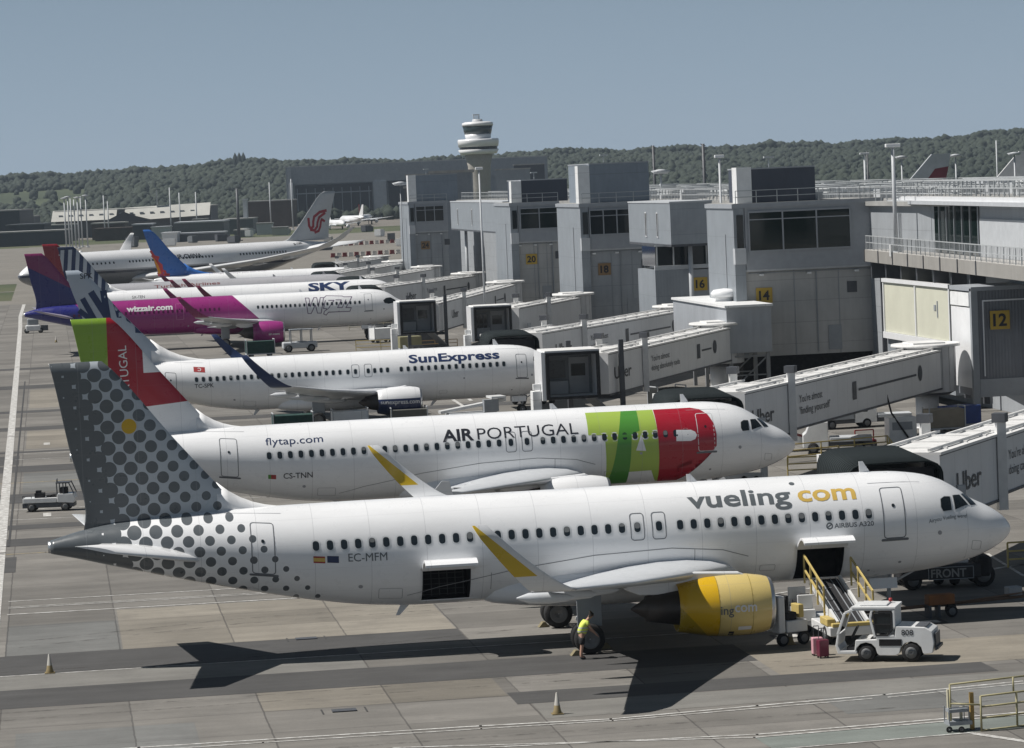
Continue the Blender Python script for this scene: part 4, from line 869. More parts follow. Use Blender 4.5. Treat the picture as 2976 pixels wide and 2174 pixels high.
# small building 16 half hidden behind 14
r=empty('gate_building',(19.6,178,0),0,'pale stair block signed 16 half hidden behind the building signed 14','building',PIERG)
MB().box(0,3.2,0,9,2,8.7).build('west_wall',CLADL,r); MB().box(3.22,9,.1,9,2,8.6).build('lower_wall',TRIM,r); MB().box(0,9,.02,.3,8.72,9.1).build('parapet',LGREY,r)
g=MB(); g.box(.3,9,1.2,8,9.,10.9); g.build('glazed_terrace',GLASS,r); f=MB()
for i in range(6): f.box(.3+i*1.6,.42+i*1.6,.6,.7,9.,11.)
f.box(.2,9,.58,.72,10.9,11.05); f.build('terrace_frame',RAILM,r)
sg=MB().box(3.6,5.,.02,.06,6.6,7.85).build('gate_number_sign',SIGNY,r); text_obj('gate_number','16',.72,KTXT,Matrix.Translation((4.3,.01,6.86)),sg,bold=.03,center=True)
def corridor(label,x0,x1,y0,y1,z0,z1,slits):
    r=empty('link_corridor',(x0,y0,0),0,label,'building'); X=x1-x0;Y=y1-y0
    MB().box(.02,X,.0,Y,z0,z1).build('corridor_body',CLAD,r); MB().box(-.02,.018,.0,Y,z0,z1).build('west_face',CLADL,r); MB().box(-.08,X+.05,-.06,Y,z1,z1+.14).build('roof_edge',LGREY,r); MB().box(-.03,X,-.03,Y,z0-.22,z0-.002).build('underside',DGREY,r)
    for y in slits:
        o=MB().box(-.06,-.022,y-.28,y+.28,z0+.7,z1-1.0).build('slit_window',GLASS,r); f=MB()
        for a in(y-.36,y+.29): f.box(-.09,-.023,a,a+.07,z0+.6,z1-.9)
        f.box(-.09,-.023,y-.29,y+.29,z1-.99,z1-.9); f.box(-.09,-.023,y-.29,y+.29,z0+.6,z0+.69); f.build('slit_frame',WHITE,o)
    m=MB()
    for y in(1.2,Y-1.2): m.tube((X*.5,y,.0),(X*.5,y,z0-.22),.22)
    m.build('support_column',LGREY,r); return r
corridor('raised link corridor with two slit windows right of the building signed 18',20.9,24.9,176.,198.,11.1,15.,(6.5,12.5)); corridor('raised link corridor joining the buildings signed 24 and 20',19.3,23.,277,330,11.3,15.,(30,45))
x_=MB(); x_.box(25.7,27.5,212,240,2,10.); o=x_.build('braced_link_wall',WARM2); tag(o,'dark braced wall recessed between the buildings signed 18 and 16','wall')
m=MB(); 
for a,b in(((25.5,211.8,9.8),(27.3,211.8,6.)),((27.3,211.8,6.),(25.7,211.8,6.)),((25.7,211.8,6.),(27.4,211.8,2.4))): m.beam(a,b,.14)
m.build('bracing',DGREY,o)
# main body of the pier
r=empty('pier_building',(28,60,0),0,'long low pier building running behind the gate blocks','building')
MB().box(1.4,30,0,340,0,14.5).build('pier_body',WARM2,r); MB().box(1.0,30.4,-.2,340.2,14.5,14.85).build('roof_slab',ROOFM,r)
def roofstuff(seed,x0,x1,y0,y1,z,n,parent,k=1.):
    rr=random.Random(seed)
    for nm in('duct','air_handling_unit','roof_pipe'):
        m=MB()
        for i in range(n):
            x=rr.uniform(x0,x1); y=rr.uniform(y0,y1)
            if nm=='duct': m.box(x,x+rr.uniform(1,4)*k,y,y+.6,z+.02,z+.75)
            elif nm=='roof_pipe': L=rr.uniform(6,16); m.tube((x,y,z+.6),(x,y+L,z+.6),.1); m.tube((x,y,z+.95),(x,y+L,z+.95),.07); [m.beam((x,y+q*L/4,z),(x,y+q*L/4,z+1.1),.07) for q in range(5)]
            else: m.box(x,x+rr.uniform(1,2.6),y,y+rr.uniform(1,3),z,z+rr.uniform(.5,1.35))
        (m.split if nm!='roof_pipe' else m.build)(nm,{'duct':STEEL,'air_handling_unit':LGREY,'roof_pipe':RAILM}[nm],parent)
roofstuff(3,2.5,27,6,330,14.85,60,r)
for x_ in(1.6,6.,13.,22.,29.5): railing('roof_rail',[(x_,.2+x_*.5,14.85),(x_,338,14.85)],1.15,1.8,.035,parent=r)
for y_ in range(8,330,23): railing('roof_rail',[(1.6,y_,14.85),(29.5,y_,14.85)],1.15,1.6,.035,parent=r)
# deck storey at the right
La=gd(2516,729,262); Rb=gd(2990,757,205); dx,dy=Rb[0]-La[0],Rb[1]-La[1]; LL=math.hypot(dx,dy); ang=math.atan2(dy,dx)
r=empty('deck_building',(La[0],La[1],0),ang,'upper storey with dark glazing behind a railed walkway at the right','building')
# local x runs towards the camera, local y (positive) lies east of the walkway edge
L1=LL*1.35; Zd=11.0
MB().box(-.3,L1,0,2.2,Zd-.28,Zd).build('walkway_slab',mat('pale walkway concrete',(.42,.41,.39),.8,var=.15),r); MB().box(-.3,L1,-.1,-.002,Zd-.95,Zd-.02).build('walkway_fascia',ribmat('walkway fascia',(.30,.29,.27),4.,.2,.6,seam=0),r)
m=MB()
for i in range(8): m.box(i*6.-.1,i*6.+.1,-.16,-.103,Zd-.98,Zd+.02)
m.build('fascia_joint',DGREY,r)
zt=15.05; MB().box(3.,L1,2.4,14,Zd,zt-.4).build('storey_wall',CLAD,r); MB().box(2.,L1,1.5,14,zt-.4,zt-.12).build('roof_overhang',LGREY,r); MB().box(2.5,L1,1.9,14,zt-.12,zt+.18).build('roof_fascia',WHITE,r)
MB().box(2.6,L1,2.3,14,zt+.18,zt+.2).build('roof',ROOFM,r)
pj=lambda px:min(((abs((lambda p:1488+FPX*((p-CAM)@_R)/((p-CAM)@_F))(np.array([La[0]+dx/LL*t-dy/LL*2.35,La[1]+dy/LL*t+dx/LL*2.35,12.5]))-px),t) for t in np.arange(0,L1,.1)))[1]
t0,t1=pj(2612),pj(2846); MB().box(t0,t1,2.33,2.38,Zd+.05,zt-.5).build('glazing',GGL,r); n=11; f=MB()
for i in range(n+1): x=t0+(t1-t0)*i/n; f.box(x-.05,x+.05,2.24,2.325,Zd+.05,zt-.5)
f.build('glazing_bar',TRIM,r)
MB().box(pj(2850),L1,2.3,2.39,Zd+.0,zt-1.35).build('wall_panel',LGREY,r); MB().box(3.,pj(2600),2.3,2.39,Zd,zt-1.35).build('wall_panel',LGREY,r)
railing('walkway_rail',[(-.2,.08,Zd),(L1,.08,Zd)],1.12,1.7,.03,parent=r,balu=.42)
m=MB()
for i in range(7): m.box(1.+i*6.2,1.35+i*6.2,.2,.9,Zd-2.3,Zd-.29); m.box(.6+i*6.2,1.7+i*6.2,.2,2.2,Zd-.8,Zd-.285); m.box(1.+i*6.2,1.35+i*6.2,.9,1.3,1.,Zd-.29)
m.split('support_bracket',DGREY,r)
MB().box(2,L1,2.6,12,2.4,Zd-.3).build('undercroft_wall',WARM2,r)
roofstuff(8,5,L1,3.2,12,zt+.2,14,r,.5)
for yy in(2.6,4.6,7.5,10.5): railing('roof_rail',[(3,yy,zt+.2),(L1,yy,zt+.2)],1.15,1.5,.035,parent=r)
# cream plant room below the deck
CREAM=mat('cream painted panels',(.56,.56,.46),.6,var=.06,scale=.5)
r=empty('plant_room',(26.6,101.6,-.45),0,'cream panelled plant room standing under the walkway','building')
MB().box(0,4,0,18.5,5.4,9.2).build('cream_panel',CREAM,r); m=MB(); m.box(-.15,.2,-.1,18.6,9.22,9.5); m.box(-.15,.2,-.1,18.6,4.9,5.38)
for y in(0,9.2,18.4): m.box(-.1,-.003,y-.12,y+.12,5.39,9.21)
m.build('white_frame',WHITE,r); MB().box(.2,4,0,18.5,1.5,4.88).build('base_wall',CLADL,r)
n=MB(); n.box(-.05,-.004,3.2,3.4,7.,8.2); n.box(-.05,-.004,3.7,4.2,7.5,7.9); n.build('small_notice',GREYM,r)
# container like building 12
r=empty('gate_building',(23.7,86.2,0),0,'dark corrugated gate block signed 12 at the right edge','building',PIERG)
COR=ribmat('dark corrugated panels',(.17,.18,.20),.22,1.,.5)
MB().box(.45,14,.1,5.2,2.,9.1).build('corrugated_wall',COR,r); MB().box(-.0,.44,.0,.4,0.,9.3).build('corner_post',GREYM,r); MB().box(.0,14,-.05,5.2,9.12,9.4).build('roof_edge',TRIM,r); MB().box(.45,14,-.02,.09,2.,3.2).build('base_panel',TRIM,r)
MB().box(0.02,.43,.42,5.,2.6,8.).build('white_west_panel',WHITE,r); MB().box(-.05,.43,.41,4.9,8.1,9.0).build('white_notice',LWHITE,r)
m=MB(); m.box(.75,.83,-.06,-.022,3.4,8.4); m.box(.75,14,-.06,-.022,8.4,8.5); m.build('white_trim',WHITE,r)
sg=MB().box(1.25,2.6,-.09,-.04,6.5,7.75).build('gate_number_sign',SIGNY,r); text_obj('gate_number','12',.78,KTXT,Matrix.Translation((1.92,-.1,6.74)),sg,bold=.03,center=True)
# annex in front of building 14
r=empty('bridge_annex',(15.7,127.5,0),0,'pale elevated annex box with round roof vent below the sign 14','building')
MB().box(0,3.6,0,22,3.4,7.0).build('annex_body',ribmat('annex panels',(.33,.35,.375),.45,.3,.5),r); MB().box(-.15,3.75,-.15,22,7.02,7.2).build('annex_roof',LWHITE,r)
MB().lathe((1.8,9,7.2),(0,0,1),[(0,.75),(.35,.75),(.36,1.1),(.7,1.15),(.95,.9),(1.05,.02)],24).build('roof_vent',WHITE,r)
m=MB()
for x in(.3,3.3):
    for y in(.3,5,10,15): m.box(x-.14,x+.14,y-.14,y+.14,0,3.38)
for y in(.3,5,10): m.beam((.3,y,.4),(3.3,y,3.1),.1); m.beam((.3,y,3.1),(3.3,y,3.1),.14); m.beam((.3,y,1.6),(3.3,y,1.6),.1)
m.split('steel_leg',mat('steel frame',(.22,.23,.24),.5),r)
# dark ground sheet at the recess below the pier wall
o=MB().box(19.5,32,131,133.9,0,.02).build('recess_ground_sheet',ASP); o['kind']='structure'
# ------------------------------------------------------------------ jet bridges
BR='jet bridges along the pier'
TUN=mat('pale grey bridge panels',(.62,.63,.64),.45,var=.07,scale=.4,panel=(2.9,9.,.03)); TROOF=mat('white bridge roof',(.66,.66,.65),.6,var=.12)
CANV,nt,b=newmat('dark bellows fabric',.8); x,y,z,vec=coords(nt); w=((y/.28).fr()-.5).ab()*2; nt.links.new(mixc(nt,remap(w,.75,1.,0,1),(.010,.014,.015),(.09,.105,.11)),b.inputs['Base Color'])
b.inputs['Specular IOR Level'].default_value=.12; bp=nt.nodes.new('ShaderNodeBump'); bp.inputs['Distance'].default_value=.06; nt.links.new(w.k,bp.inputs['Height']); nt.links.new(bp.outputs[0],b.inputs['Normal'])
BRT=mat('charcoal bridge lettering',(.045,.05,.058),.5,var=.03)
def jetbridge(label,rot,cab,z0,z1,texts=('Uber',None),docked=True,style='long',joint=.42,dark=False,cw=3.6,detail=2,white=False):
    rx,ry=rot; cx,cy=cab; r=empty('jet_bridge',(rx,ry,0),0,label,'jet bridge',BR); T=TROOF if white else TUN
    dx,dy=cx-rx,cy-ry; L=math.hypot(dx,dy); ux,uy=dx/L,dy/L; ang=math.atan2(-uy,-ux)     # local x axis points from the cab back to the rotunda
    # column and rotunda
    c=MB(); c.tube((0,0,0),(0,0,z0-.35),.78,.78,24); c.tube((0,0,0),(0,0,.12),1.3,1.3,24); c.build('column',TUN,r)
    d=MB(); n=20
    for i in range(n):
        a0,a1=2*math.pi*i/n,2*math.pi*(i+.93)/n; R=2.0; d.add([(R*math.cos(a),R*math.sin(a),z) for a in(a0,a1) for z in(z0-.3,z0+2.75)],[(0,2,3,1)])
    d.tube((0,0,z0-.3),(0,0,z0+2.7),1.93,1.93,24); d.build('rotunda',mat('rotunda slats',(.48,.49,.50),.5,var=.12,scale=1.),r,fix=False)
    MB().tube((0,0,z0+2.75),(0,0,z0+2.95),2.35,2.3,28).box(-1.2,1.,-1.4,1.4,z0+2.93,z0+3.05).build('rotunda_roof',TROOF,r)
    d=MB(); d.tube((0,0,z0-.55),(0,0,z0-.32),1.5,1.9,24); d.build('turntable',DGREY,r)
    def tun(name,s0,s1,hw,h,extra=0):
        # s measured from the rotunda towards the cab
        g=lambda s:z0+(z1-z0)*s/L
        P=[]
        m=MB()
        for s_ in(s0,s1):
            bx,by=ux*s_,uy*s_; nx,ny=-uy,ux; z=g(s_)-extra
            P.append([(bx+nx*a*hw,by+ny*a*hw,z+b*h) for a,b in((-1,0),(1,0),(1,1),(-1,1))])
        m.loft(P,sm=False); o=m.build(name,T,r)
        k=MB(); Q=[]
        for s_ in(s0,s1):
            bx,by=ux*s_,uy*s_; nx,ny=-uy,ux; z=g(s_)-extra+h; Q.append([(bx+nx*a*(hw+.06),by+ny*a*(hw+.06),z+b*.12) for a,b in((-1,.02),(1,.02),(1,1),(-1,1))])
        k.loft(Q,sm=False)
        for i in range(int((s1-s0)/3.2)):
            s_=s0+1.6+i*3.2; bx,by=ux*s_,uy*s_; nx,ny=-uy,ux; z=g(s_)-extra+h+.12
            k.beam((bx-nx*hw*.9,by-ny*hw*.9,z+.03),(bx+nx*hw*.9,by+ny*hw*.9,z+.03),.16,.09)
        for sd in(-.75,.72):
            a=(ux*s0-uy*sd*hw,uy*s0+ux*sd*hw,g(s0)-extra+h+.22); e=(ux*s1-uy*sd*hw,uy*s1+ux*sd*hw,g(s1)-extra+h+.22); k.beam(a,e,.12,.12)
        k.build('tunnel_roof',TROOF,o)
        e=MB(); a=(ux*s0-uy*(hw+.02),uy*s0+ux*(hw+.02),g(s0)-extra-.05); q=(ux*s1-uy*(hw+.02),uy*s1+ux*(hw+.02),g(s1)-extra-.05); e.beam(a,q,.1,.12)
        a=(a[0],a[1],a[2]+h+.03); q=(q[0],q[1],q[2]+h+.03); e.beam(a,q,.06,.05); e.build('tunnel_edge',DGREY,o)
        return o
    sj=L*(1-joint)
    ti=tun('inner_tunnel',1.2,sj+1.5,1.38,2.45); to=tun('outer_tunnel',sj,L-3.2,1.58,2.78,.12)
    h=MB()      # joint hoop and lift posts
    for sd in(-1,1):
        for off,hh in((.35,4.1),):
            bx,by=ux*(sj+off)-uy*sd*1.72,uy*(sj+off)+ux*sd*1.72; zz=z0+(z1-z0)*(sj/L); h.beam((bx,by,zz-.6),(bx,by,zz+3.3),.42,.42)
    h.split('lift_post',TROOF,r); k=MB()
    for sd in(-1,1): bx,by=ux*(sj+.35)-uy*sd*1.72,uy*(sj+.35)+ux*sd*1.72; zz=z0+(z1-z0)*(sj/L); k.cbox((bx,by,zz+3.5),(.6,.6,.4),ang); 
    k.split('post_motor',DGREY,r)
    # drive column with wheels
    s_=L-cw*.5-3.2; m=MB(); bx,by=ux*s_,uy*s_; pm=DGREY if dark else LGREY
    for sd in(-1,1):
        x,y=bx-uy*sd*1.95,by+ux*sd*1.95; m.beam((x,y,.7),(x,y,z1+3.6 if dark else z1+1.2),.34,.34)
    m.beam((bx-uy*-2,by+ux*-2,1.),(bx-uy*2,by+ux*2,1.),.4,.4); m.beam((bx-uy*-2,by+ux*-2,z1-.4),(bx-uy*2,by+ux*2,z1-.4),.3,.3); m.build('drive_column',pm,r)
    for sd in(-1,1):
        for q in(-.35,.35): 
            x,y=bx-uy*(sd*1.2+q),by+ux*(sd*1.2+q); MB().lathe((x+uy*.16,y-ux*.16,.55),(-uy,ux,0),[(0,.3),(.03,.5),(.16,.55),(.29,.5),(.32,.3),(.25,.1),(.25,.02)],20).build('drive_wheel',TYRE,r)
    # cab, its mouth faces the aircraft (towards -y)
    X,Y=dx,dy; zc=z1-.15; H=2.85 if docked else 3.25; w=cw/2; o=empty('cab',(X,Y,0)); o.parent=r
    m=MB(); t=.12; y0,y1=-.1,3.2
    H_=H; m.box(-w,-w+t,y0,y1,zc,zc+H); m.box(w-t,w,y0,y1,zc,zc+H); m.box(-w+t,w-t,y0,y1,zc+H-t,zc+H); m.box(-w+t,w-t,y0,y1,zc-.02,zc+.2); m.build('cab_shell',T,o); MB().box(-w+t+.01,w-t-.01,y1-.9,y1-.8,zc+.2,zc+H-t-.01).build('back_wall',mat('shaded cab lining',(.16,.17,.18),.7,var=.15),o)
    m=MB(); m.box(-w-.06,w+.06,(3.05 if docked else y0-.05),y1+.25,zc+H-.2,zc+H+.13); m.build('cab_roof',TROOF,o)
    if docked:
        m=MB(); n=12; R=[]
        for k_ in range(2):
            yy=3.0 if k_==0 else -2.3; zz=zc+H+.32 if k_==0 else zc+H+.1; w=cw/2+.12; ring=[(-w-.0,yy,zc+.3)]+[(-w*math.copysign(abs(math.cos(math.pi*i/n))**.35,math.cos(math.pi*i/n)),yy,zc+2.+ (zz-zc-2.)*math.sin(math.pi*i/n)**.5+ (.0)) for i in range(n+1)]+[(w,yy,zc+.3)]; R.append(ring)
        m.loft(R,closed=False,caps=False); q=m.build('canopy',CANV,o,fix=False); q.modifiers.new('s','SOLIDIFY').thickness=.08
        MB().box(-w+.25,w-.25,-2.05,-2.0,zc+.25,zc+H-.12).build('canopy_shade_panel',DARK,o); MB().box(-w-.15,-w+.05,-2.3,-2.05,zc+.2,zc+H*.8).build('canopy_bumper',WHITE,o)  # black panel added across the canopy mouth to make its inside dark
    else:
        m=MB(); f=.2; yy=y0-.22
        m.box(-w-.03,-w+f,yy,y0-.001,zc+.0,zc+H); m.box(w-f,w+.03,yy,y0-.001,zc,zc+H); m.box(-w+f,w-f,yy,y0-.001,zc+H-f,zc+H); m.box(-w+f,w-f,yy,y0-.001,zc,zc+f); m.build('bumper_frame',BLACK,o)
        MB().box(-w-.32,-w-.06,y0-.1,y1,zc-.05,zc+H+.05).build('white_side_panel',WHITE,o)
        yb=y1-.92; MB().box(-w+.5,-.15,yb-.05,yb,zc+1.35,zc+2.55).build('operator_window',mat('murky window',(.05,.055,.06),.3),o); MB().box(-w+.45,-.05,yb-.55,yb-.06,zc+.25,zc+1.15).build('control_console',GREYM,o)
        dd=MB().box(.1,w-.35,yb-.06,yb,zc+.25,zc+2.75).build('cab_door',mat('cab door grey',(.30,.31,.32),.6),o); MB().box(.25,w-.6,yb-.1,yb-.065,zc+1.45,zc+2.3).build('door_window',GLASS,dd)
        if style=='grid':
            g=MB()
            for i in range(3):
                for j in range(2): g.box(-w+.4+i*.42,-w+.68+i*.42,yb-.12,yb-.07,zc+.55+j*1.05,zc+1.4+j*1.05)
            g.build('glass_panes',GLASS,o)
        MB().box(-w-.95,-w-.35,.2,1.4,.9,zc+.6).cbox((-w-.6,.7,zc+.9),(.5,.4,.4)).build('service_stair_head',LWHITE,o)
        k=MB(); k.beam((w-.4,2.6,zc),(w+2.2,5.4,.3),.9,.12); k.build('service_stair',mat('steel frame',(.22,.23,.24),.5),o)
    # lettering on the side that faces south-east; runs from the cab back towards the rotunda
    def sideM(s_,zoff,hw,extra=0):
        bx,by=ux*s_-uy*(hw+.03),uy*s_+ux*(hw+.03); z=z0+(z1-z0)*s_/L-extra+zoff; sl=math.atan2(z0-z1,L)
        return Matrix.Translation((bx,by,z))@Matrix.Rotation(ang,4,'Z')@Matrix.Rotation(-sl,4,'Y')
    if texts[0] and detail: text_obj('lettering',texts[0],.82,BRT,sideM(min(L-cw*.5-.2,sj+7.3),.95,1.58,.12),to,bold=.012,wid=4.0)
    if texts[1] and detail:
        a=texts[1]
        text_obj('lettering',a[0],.42,BRT,sideM(sj-2.2,1.4,1.38),ti,wid=4.6)
        if a[1]: text_obj('lettering',a[1],.42,BRT,sideM(sj-2.2,.72,1.38),ti,wid=4.6*len(a[1])/13.5)
    # square, bar and disc symbols
    if texts[1] and detail and style!='grid':
        def flat(name,pts,s_,z_): 
            M_=sideM(s_,z_,1.38); me=bpy.data.meshes.new(name); me.from_pydata([tuple(M_@Vector((x,0,z))) for x,z in pts],[],[tuple(range(len(pts)))]); me.materials.append(BRT); ob=bpy.data.objects.new(name,me); COL.objects.link(ob); ob.parent=ti
        sA=sj*(.62 if style=='long' else .42); sB=sj*.19 if style=='long' else sj*.24; flat('square_symbol',[(-.42,-.55),(.42,-.55),(.42,.55),(-.42,.55)],sA,1.3); flat('disc_symbol',circ(0,0,.52,20),sB,1.35)
        flat('bar_symbol',[(0,-.07),(sA-sB-1.8,-.07),(sA-sB-1.8,.07),(0,.07)],sA-.85,1.3)
    return r
jetbridge('jet bridge lettered doing cannonballs docked behind the dotted tail airliner',(21.2,46.3),(-3.8,5.2),2.75,3.05,('Uber',("You're almost",'doing cannonballs')),joint=.27)
jetbridge('jet bridge lettered finding yourself docked at the green and red airliner',(21.,88.2),(-2.9,47.2),2.75,3.05,('Uber',("You're almost","'finding yourself'")),joint=.245)
jetbridge('retracted jet bridge lettered doing absolutely nada with open cab right of the navy lettered nose',(15.4,129.5),(-1.7,97.),2.9,2.75,('Uber',("You're almost",'doing absolutely nada')),docked=False,style='short',dark=True,joint=.32,cw=3.7)
jetbridge('jet bridge docked at the navy lettered airliner, long bar on its side',(19.3,166.),(-1.9,126.),2.9,3.0,('Uber',("You're almost",'with delivery')),joint=.3)
jetbridge('retracted jet bridge with paned open cab in front of the building signed 18',(16.3,207.5),(5.0,186.),2.9,2.6,('',None),docked=False,style='grid',joint=.5)
b5=None
jetbridge('retracted jet bridge with open cab right of the magenta airliner nose',(16.4,257.5),(-.2,204.),2.9,2.75,('Uber',("You're almost",'there somewhere')),docked=False,style='short',dark=True,joint=.32,cw=3.6)
jetbridge('jet bridge docked behind the magenta airliner nose',(17.5,300),(-.4,257.3),2.9,3.0,('Uber',("You're almost",'')),joint=.42)
jetbridge('far jet bridge docked at the airliner with the striped fin',(17.,343),(1.9,296.5),2.9,3.0,('',None),joint=.42,detail=0)
jetbridge('far jet bridge docked at the silver airliner nose',(17.,384),(1.2,328.8),2.9,3.0,('',None),joint=.42,detail=0,white=True)
jetbridge('farthest jet bridge with white tunnel beyond the silver airliner nose',(18.,424),(5.8,383.5),2.9,3.0,('',None),joint=.42,detail=0,white=True)
# ------------------------------------------------------------------ vehicles, equipment, person
def wheel(par,x,y,R,w,hub=HUBM,ax='y'):
    o=MB().lathe((x,y-w/2,R),(0,1,0),[(0,R*.58),(.02,R*.9),(w*.25,R),(w*.75,R),(w-.02,R*.9),(w,R*.58)],24).build('wheel',TYRE,par); MB().lathe((x,y-w/2-.01,R),(0,1,0),[(.05,.02),(.03,R*.3),(.06,R*.35),(0,R*.6),(w*.5,R*.57),(w+.01,R*.6),(w-.04,R*.35),(w-.04,.02)],18).build('rim',hub,o); return o
VW=mat('vehicle white paint',(.66,.67,.67),.4,var=.1,coat=.2)
def tug(label,x,y,rz,deck=True,num='',cab='left'):
    r=empty('baggage_tug',(x,y,0),rz,label,'tug',None); b=MB()   # front of the cab at -x
    b.prism([(-1.72,.3),(-1.8,.6),(-1.72,1.02),(-1.64,1.02),(-1.7,.6),(-1.62,.42),(-1.02,.42),(-1.02,.3)],-.7,.7)
    arch=lambda cx,r_:[(cx+r_*math.cos(R_(a)),.32+r_*math.sin(R_(a))) for a in(180,150,120,90,60,30,0)]
    pr=arch(-.68,.4)+[(-.2,.25),(.38,.25)]+arch(.95,.43)+[(1.45,.3),(1.72,.34),(1.78,.7),(1.72,1.12),(1.45,1.26),(.42,1.3),(.38,.95),(-.3,.95),(-.3,.82),(-1.06,.80),(-1.12,.3)]
    b.prism(pr,-.7,.7); b.build('body',VW,r,bevel=.03)
    c=MB()      # cab frame
    for s in(-1,1):
        yy=s*.66
        for p,q in(((-1.7,1.0),(-1.42,1.78)),((-1.42,1.78),(-1.1,1.92)),((-1.1,1.92),(.32,1.92)),((.36,1.92),(.36,1.25)),((-.42,1.9),(-.5,1.6)),((-.5,1.6),(-.34,.9)),((-.3,.95),(.36,.95))): c.beam((p[0],yy,p[1]),(q[0],yy,q[1]),.09)
    c.box(.28,.4,-.66,.66,1.2,1.92); c.build('cab_frame',VW,r,bevel=.015); MB().box(-1.15,.45,-.72,.72,1.93,2.02).box(-.9,.1,-.5,.5,2.025,2.08).build('roof',VW,r,bevel=.02)
    g=MB(); g.box(-.36,.24,-.68,-.665,1.05,1.78); g.build('door_glass',GLASS,r); d=MB(); 
    for p,q in(((-.4,1.82),(.28,1.82)),((.28,1.82),(.28,1.15)),((.28,1.15),(.12,.98)),((.12,.98),(-.3,.98)),((-.3,.98),(-.4,1.82))): d.beam((p[0],-.69,p[1]),(q[0],-.69,q[1]),.05)
    d.beam((-.4,-.7,1.38),(.26,-.7,1.38),.03); d.build('door_frame',BLACK,r)
    w=MB(); w.add([(-1.66,-.6,1.05),(-1.66,.6,1.05),(-1.42,.6,1.74),(-1.42,-.6,1.74)],[(0,1,2,3)]); w.build('windscreen',GLASS,r,fix=False)
    s=MB(); s.box(-.55,-.1,-.45,.4,.55,.85).box(-.2,-.08,-.45,.4,.85,1.45).cbox((-1.15,-.2,1.05),(.06,.45,.45),ry=.5); s.box(-1.4,-.3,-.6,.6,.38,.54); s.build('seat_and_wheel',BLACK,r)
    p=MB(); p.box(-.2,.62,-.715,-.702,.6,.84); p.build('side_grille',DARK,r); p=MB(); p.box(1.1,1.5,-.55,.55,1.265,1.3); p.box(1.79,1.83,-.5,.5,.4,1.02); p.beam((1.86,-.6,.5),(1.86,.6,.5),.1); p.build('rear_hitch_plate',DGREY,r)
    wheel(r,-.68,-.58,.32,.22); wheel(r,-.68,.58,.32,.22); wheel(r,.95,-.6,.35,.24); wheel(r,.95,.6,.35,.24)
    text_obj('number',num,.2,KTXT,Matrix.Translation((.62,-.712,.98)),r,bold=.01)
    MB().tube((.1,.3,2.08),(.1,.3,2.2),.07,.06).build('beacon',REDP,r); return r
a=gz(2535,1921); b_=gz(2664,1921); tug('white baggage tug with open cab at the foot of the belt loader',(a[0]+b_[0])/2-.1,(a[1]+b_[1])/2+.45,math.atan2(b_[1]-a[1],b_[0]-a[0]),num='808')
def flatbed(label,x,y,rz,load=True,s=1.):
    # low electric truck, cab at +x
    r=empty('apron_truck',(x,y,0),rz,label,'truck'); r.scale=(s,s,s); b=MB(); b.box(-1.8,.55,-.62,.62,.62,.95); b.build('bed_side',VW,r,bevel=.03); MB().box(-1.85,1.75,-.6,.6,.28,.6).build('chassis',DGREY,r,bevel=.03)
    MB().prism([(.6,.62),(1.75,.55),(1.85,.9),(1.72,1.2),(.6,1.2)],-.64,.64).build('cab',VW,r,bevel=.04)
    f=MB()
    for s_ in(-1,1):
        for p,q in(((.62,1.2),(.6,1.95)),((.6,1.95),(1.45,1.95)),((1.45,1.95),(1.78,1.2)),((1.05,1.2),(1.05,1.95))): f.beam((p[0],s_*.6,p[1]),(q[0],s_*.6,q[1]),.07)
    f.box(.55,1.5,-.62,.62,1.93,2.0); f.build('cab_frame',DGREY,r); MB().tube((.6,-.3,2.),(.6,-.3,2.25),.05).build('beacon',DGREY,r)
    MB().box(.75,1.25,-.4,.4,1.2,1.6).build('seat',BLACK,r); g=MB()
    for p,q in(((-1.8,1.12),(-1.2,1.12)),((-1.8,.95),(-1.8,1.12)),((-1.2,.95),(-1.2,1.12))): g.beam((p[0],-.55,p[1]),(q[0],-.55,q[1]),.04)
    g.build('side_rail',DGREY,r)
    if load:
        l=MB(); l.box(-1.,-.35,-.4,.3,.955,1.28).cbox((-.75,-.1,1.36),(.35,.4,.18)).box(-.2,.1,-.3,.3,.955,1.1).box(.2,.45,-.3,.3,.955,1.15); l.build('tool_load',BLACK,r)
    for x_ in(-1.2,1.15):
        for y_ in(-.55,.55): wheel(r,x_,y_,.32,.22)
    return r
a=gz(98,1488); b_=gz(196,1484); k=math.hypot(b_[0]-a[0],b_[1]-a[1])/2.35; flatbed('white and black flatbed service truck driving near the left edge',(a[0]+b_[0])/2,(a[1]+b_[1])/2+.4,math.atan2(b_[1]-a[1],b_[0]-a[0]),s=k)
a=gz(97,968); r=empty('baggage_tug',(a[0],a[1],0),.0,'small pale tug seen end on below the purple tail','tug'); MB().box(-1.,1.,-.8,.8,.3,1.1).build('body',VW,r,bevel=.15); MB().box(-.75,.75,-.6,.6,1.1,1.95).build('cab',GREYM,r,bevel=.15)
for x_ in(-.85,1.): wheel(r,x_,-.6,.35,.3)
MB().box(1.05,2.,-.6,.6,.3,1.).build('tow_cart',DGREY,r)
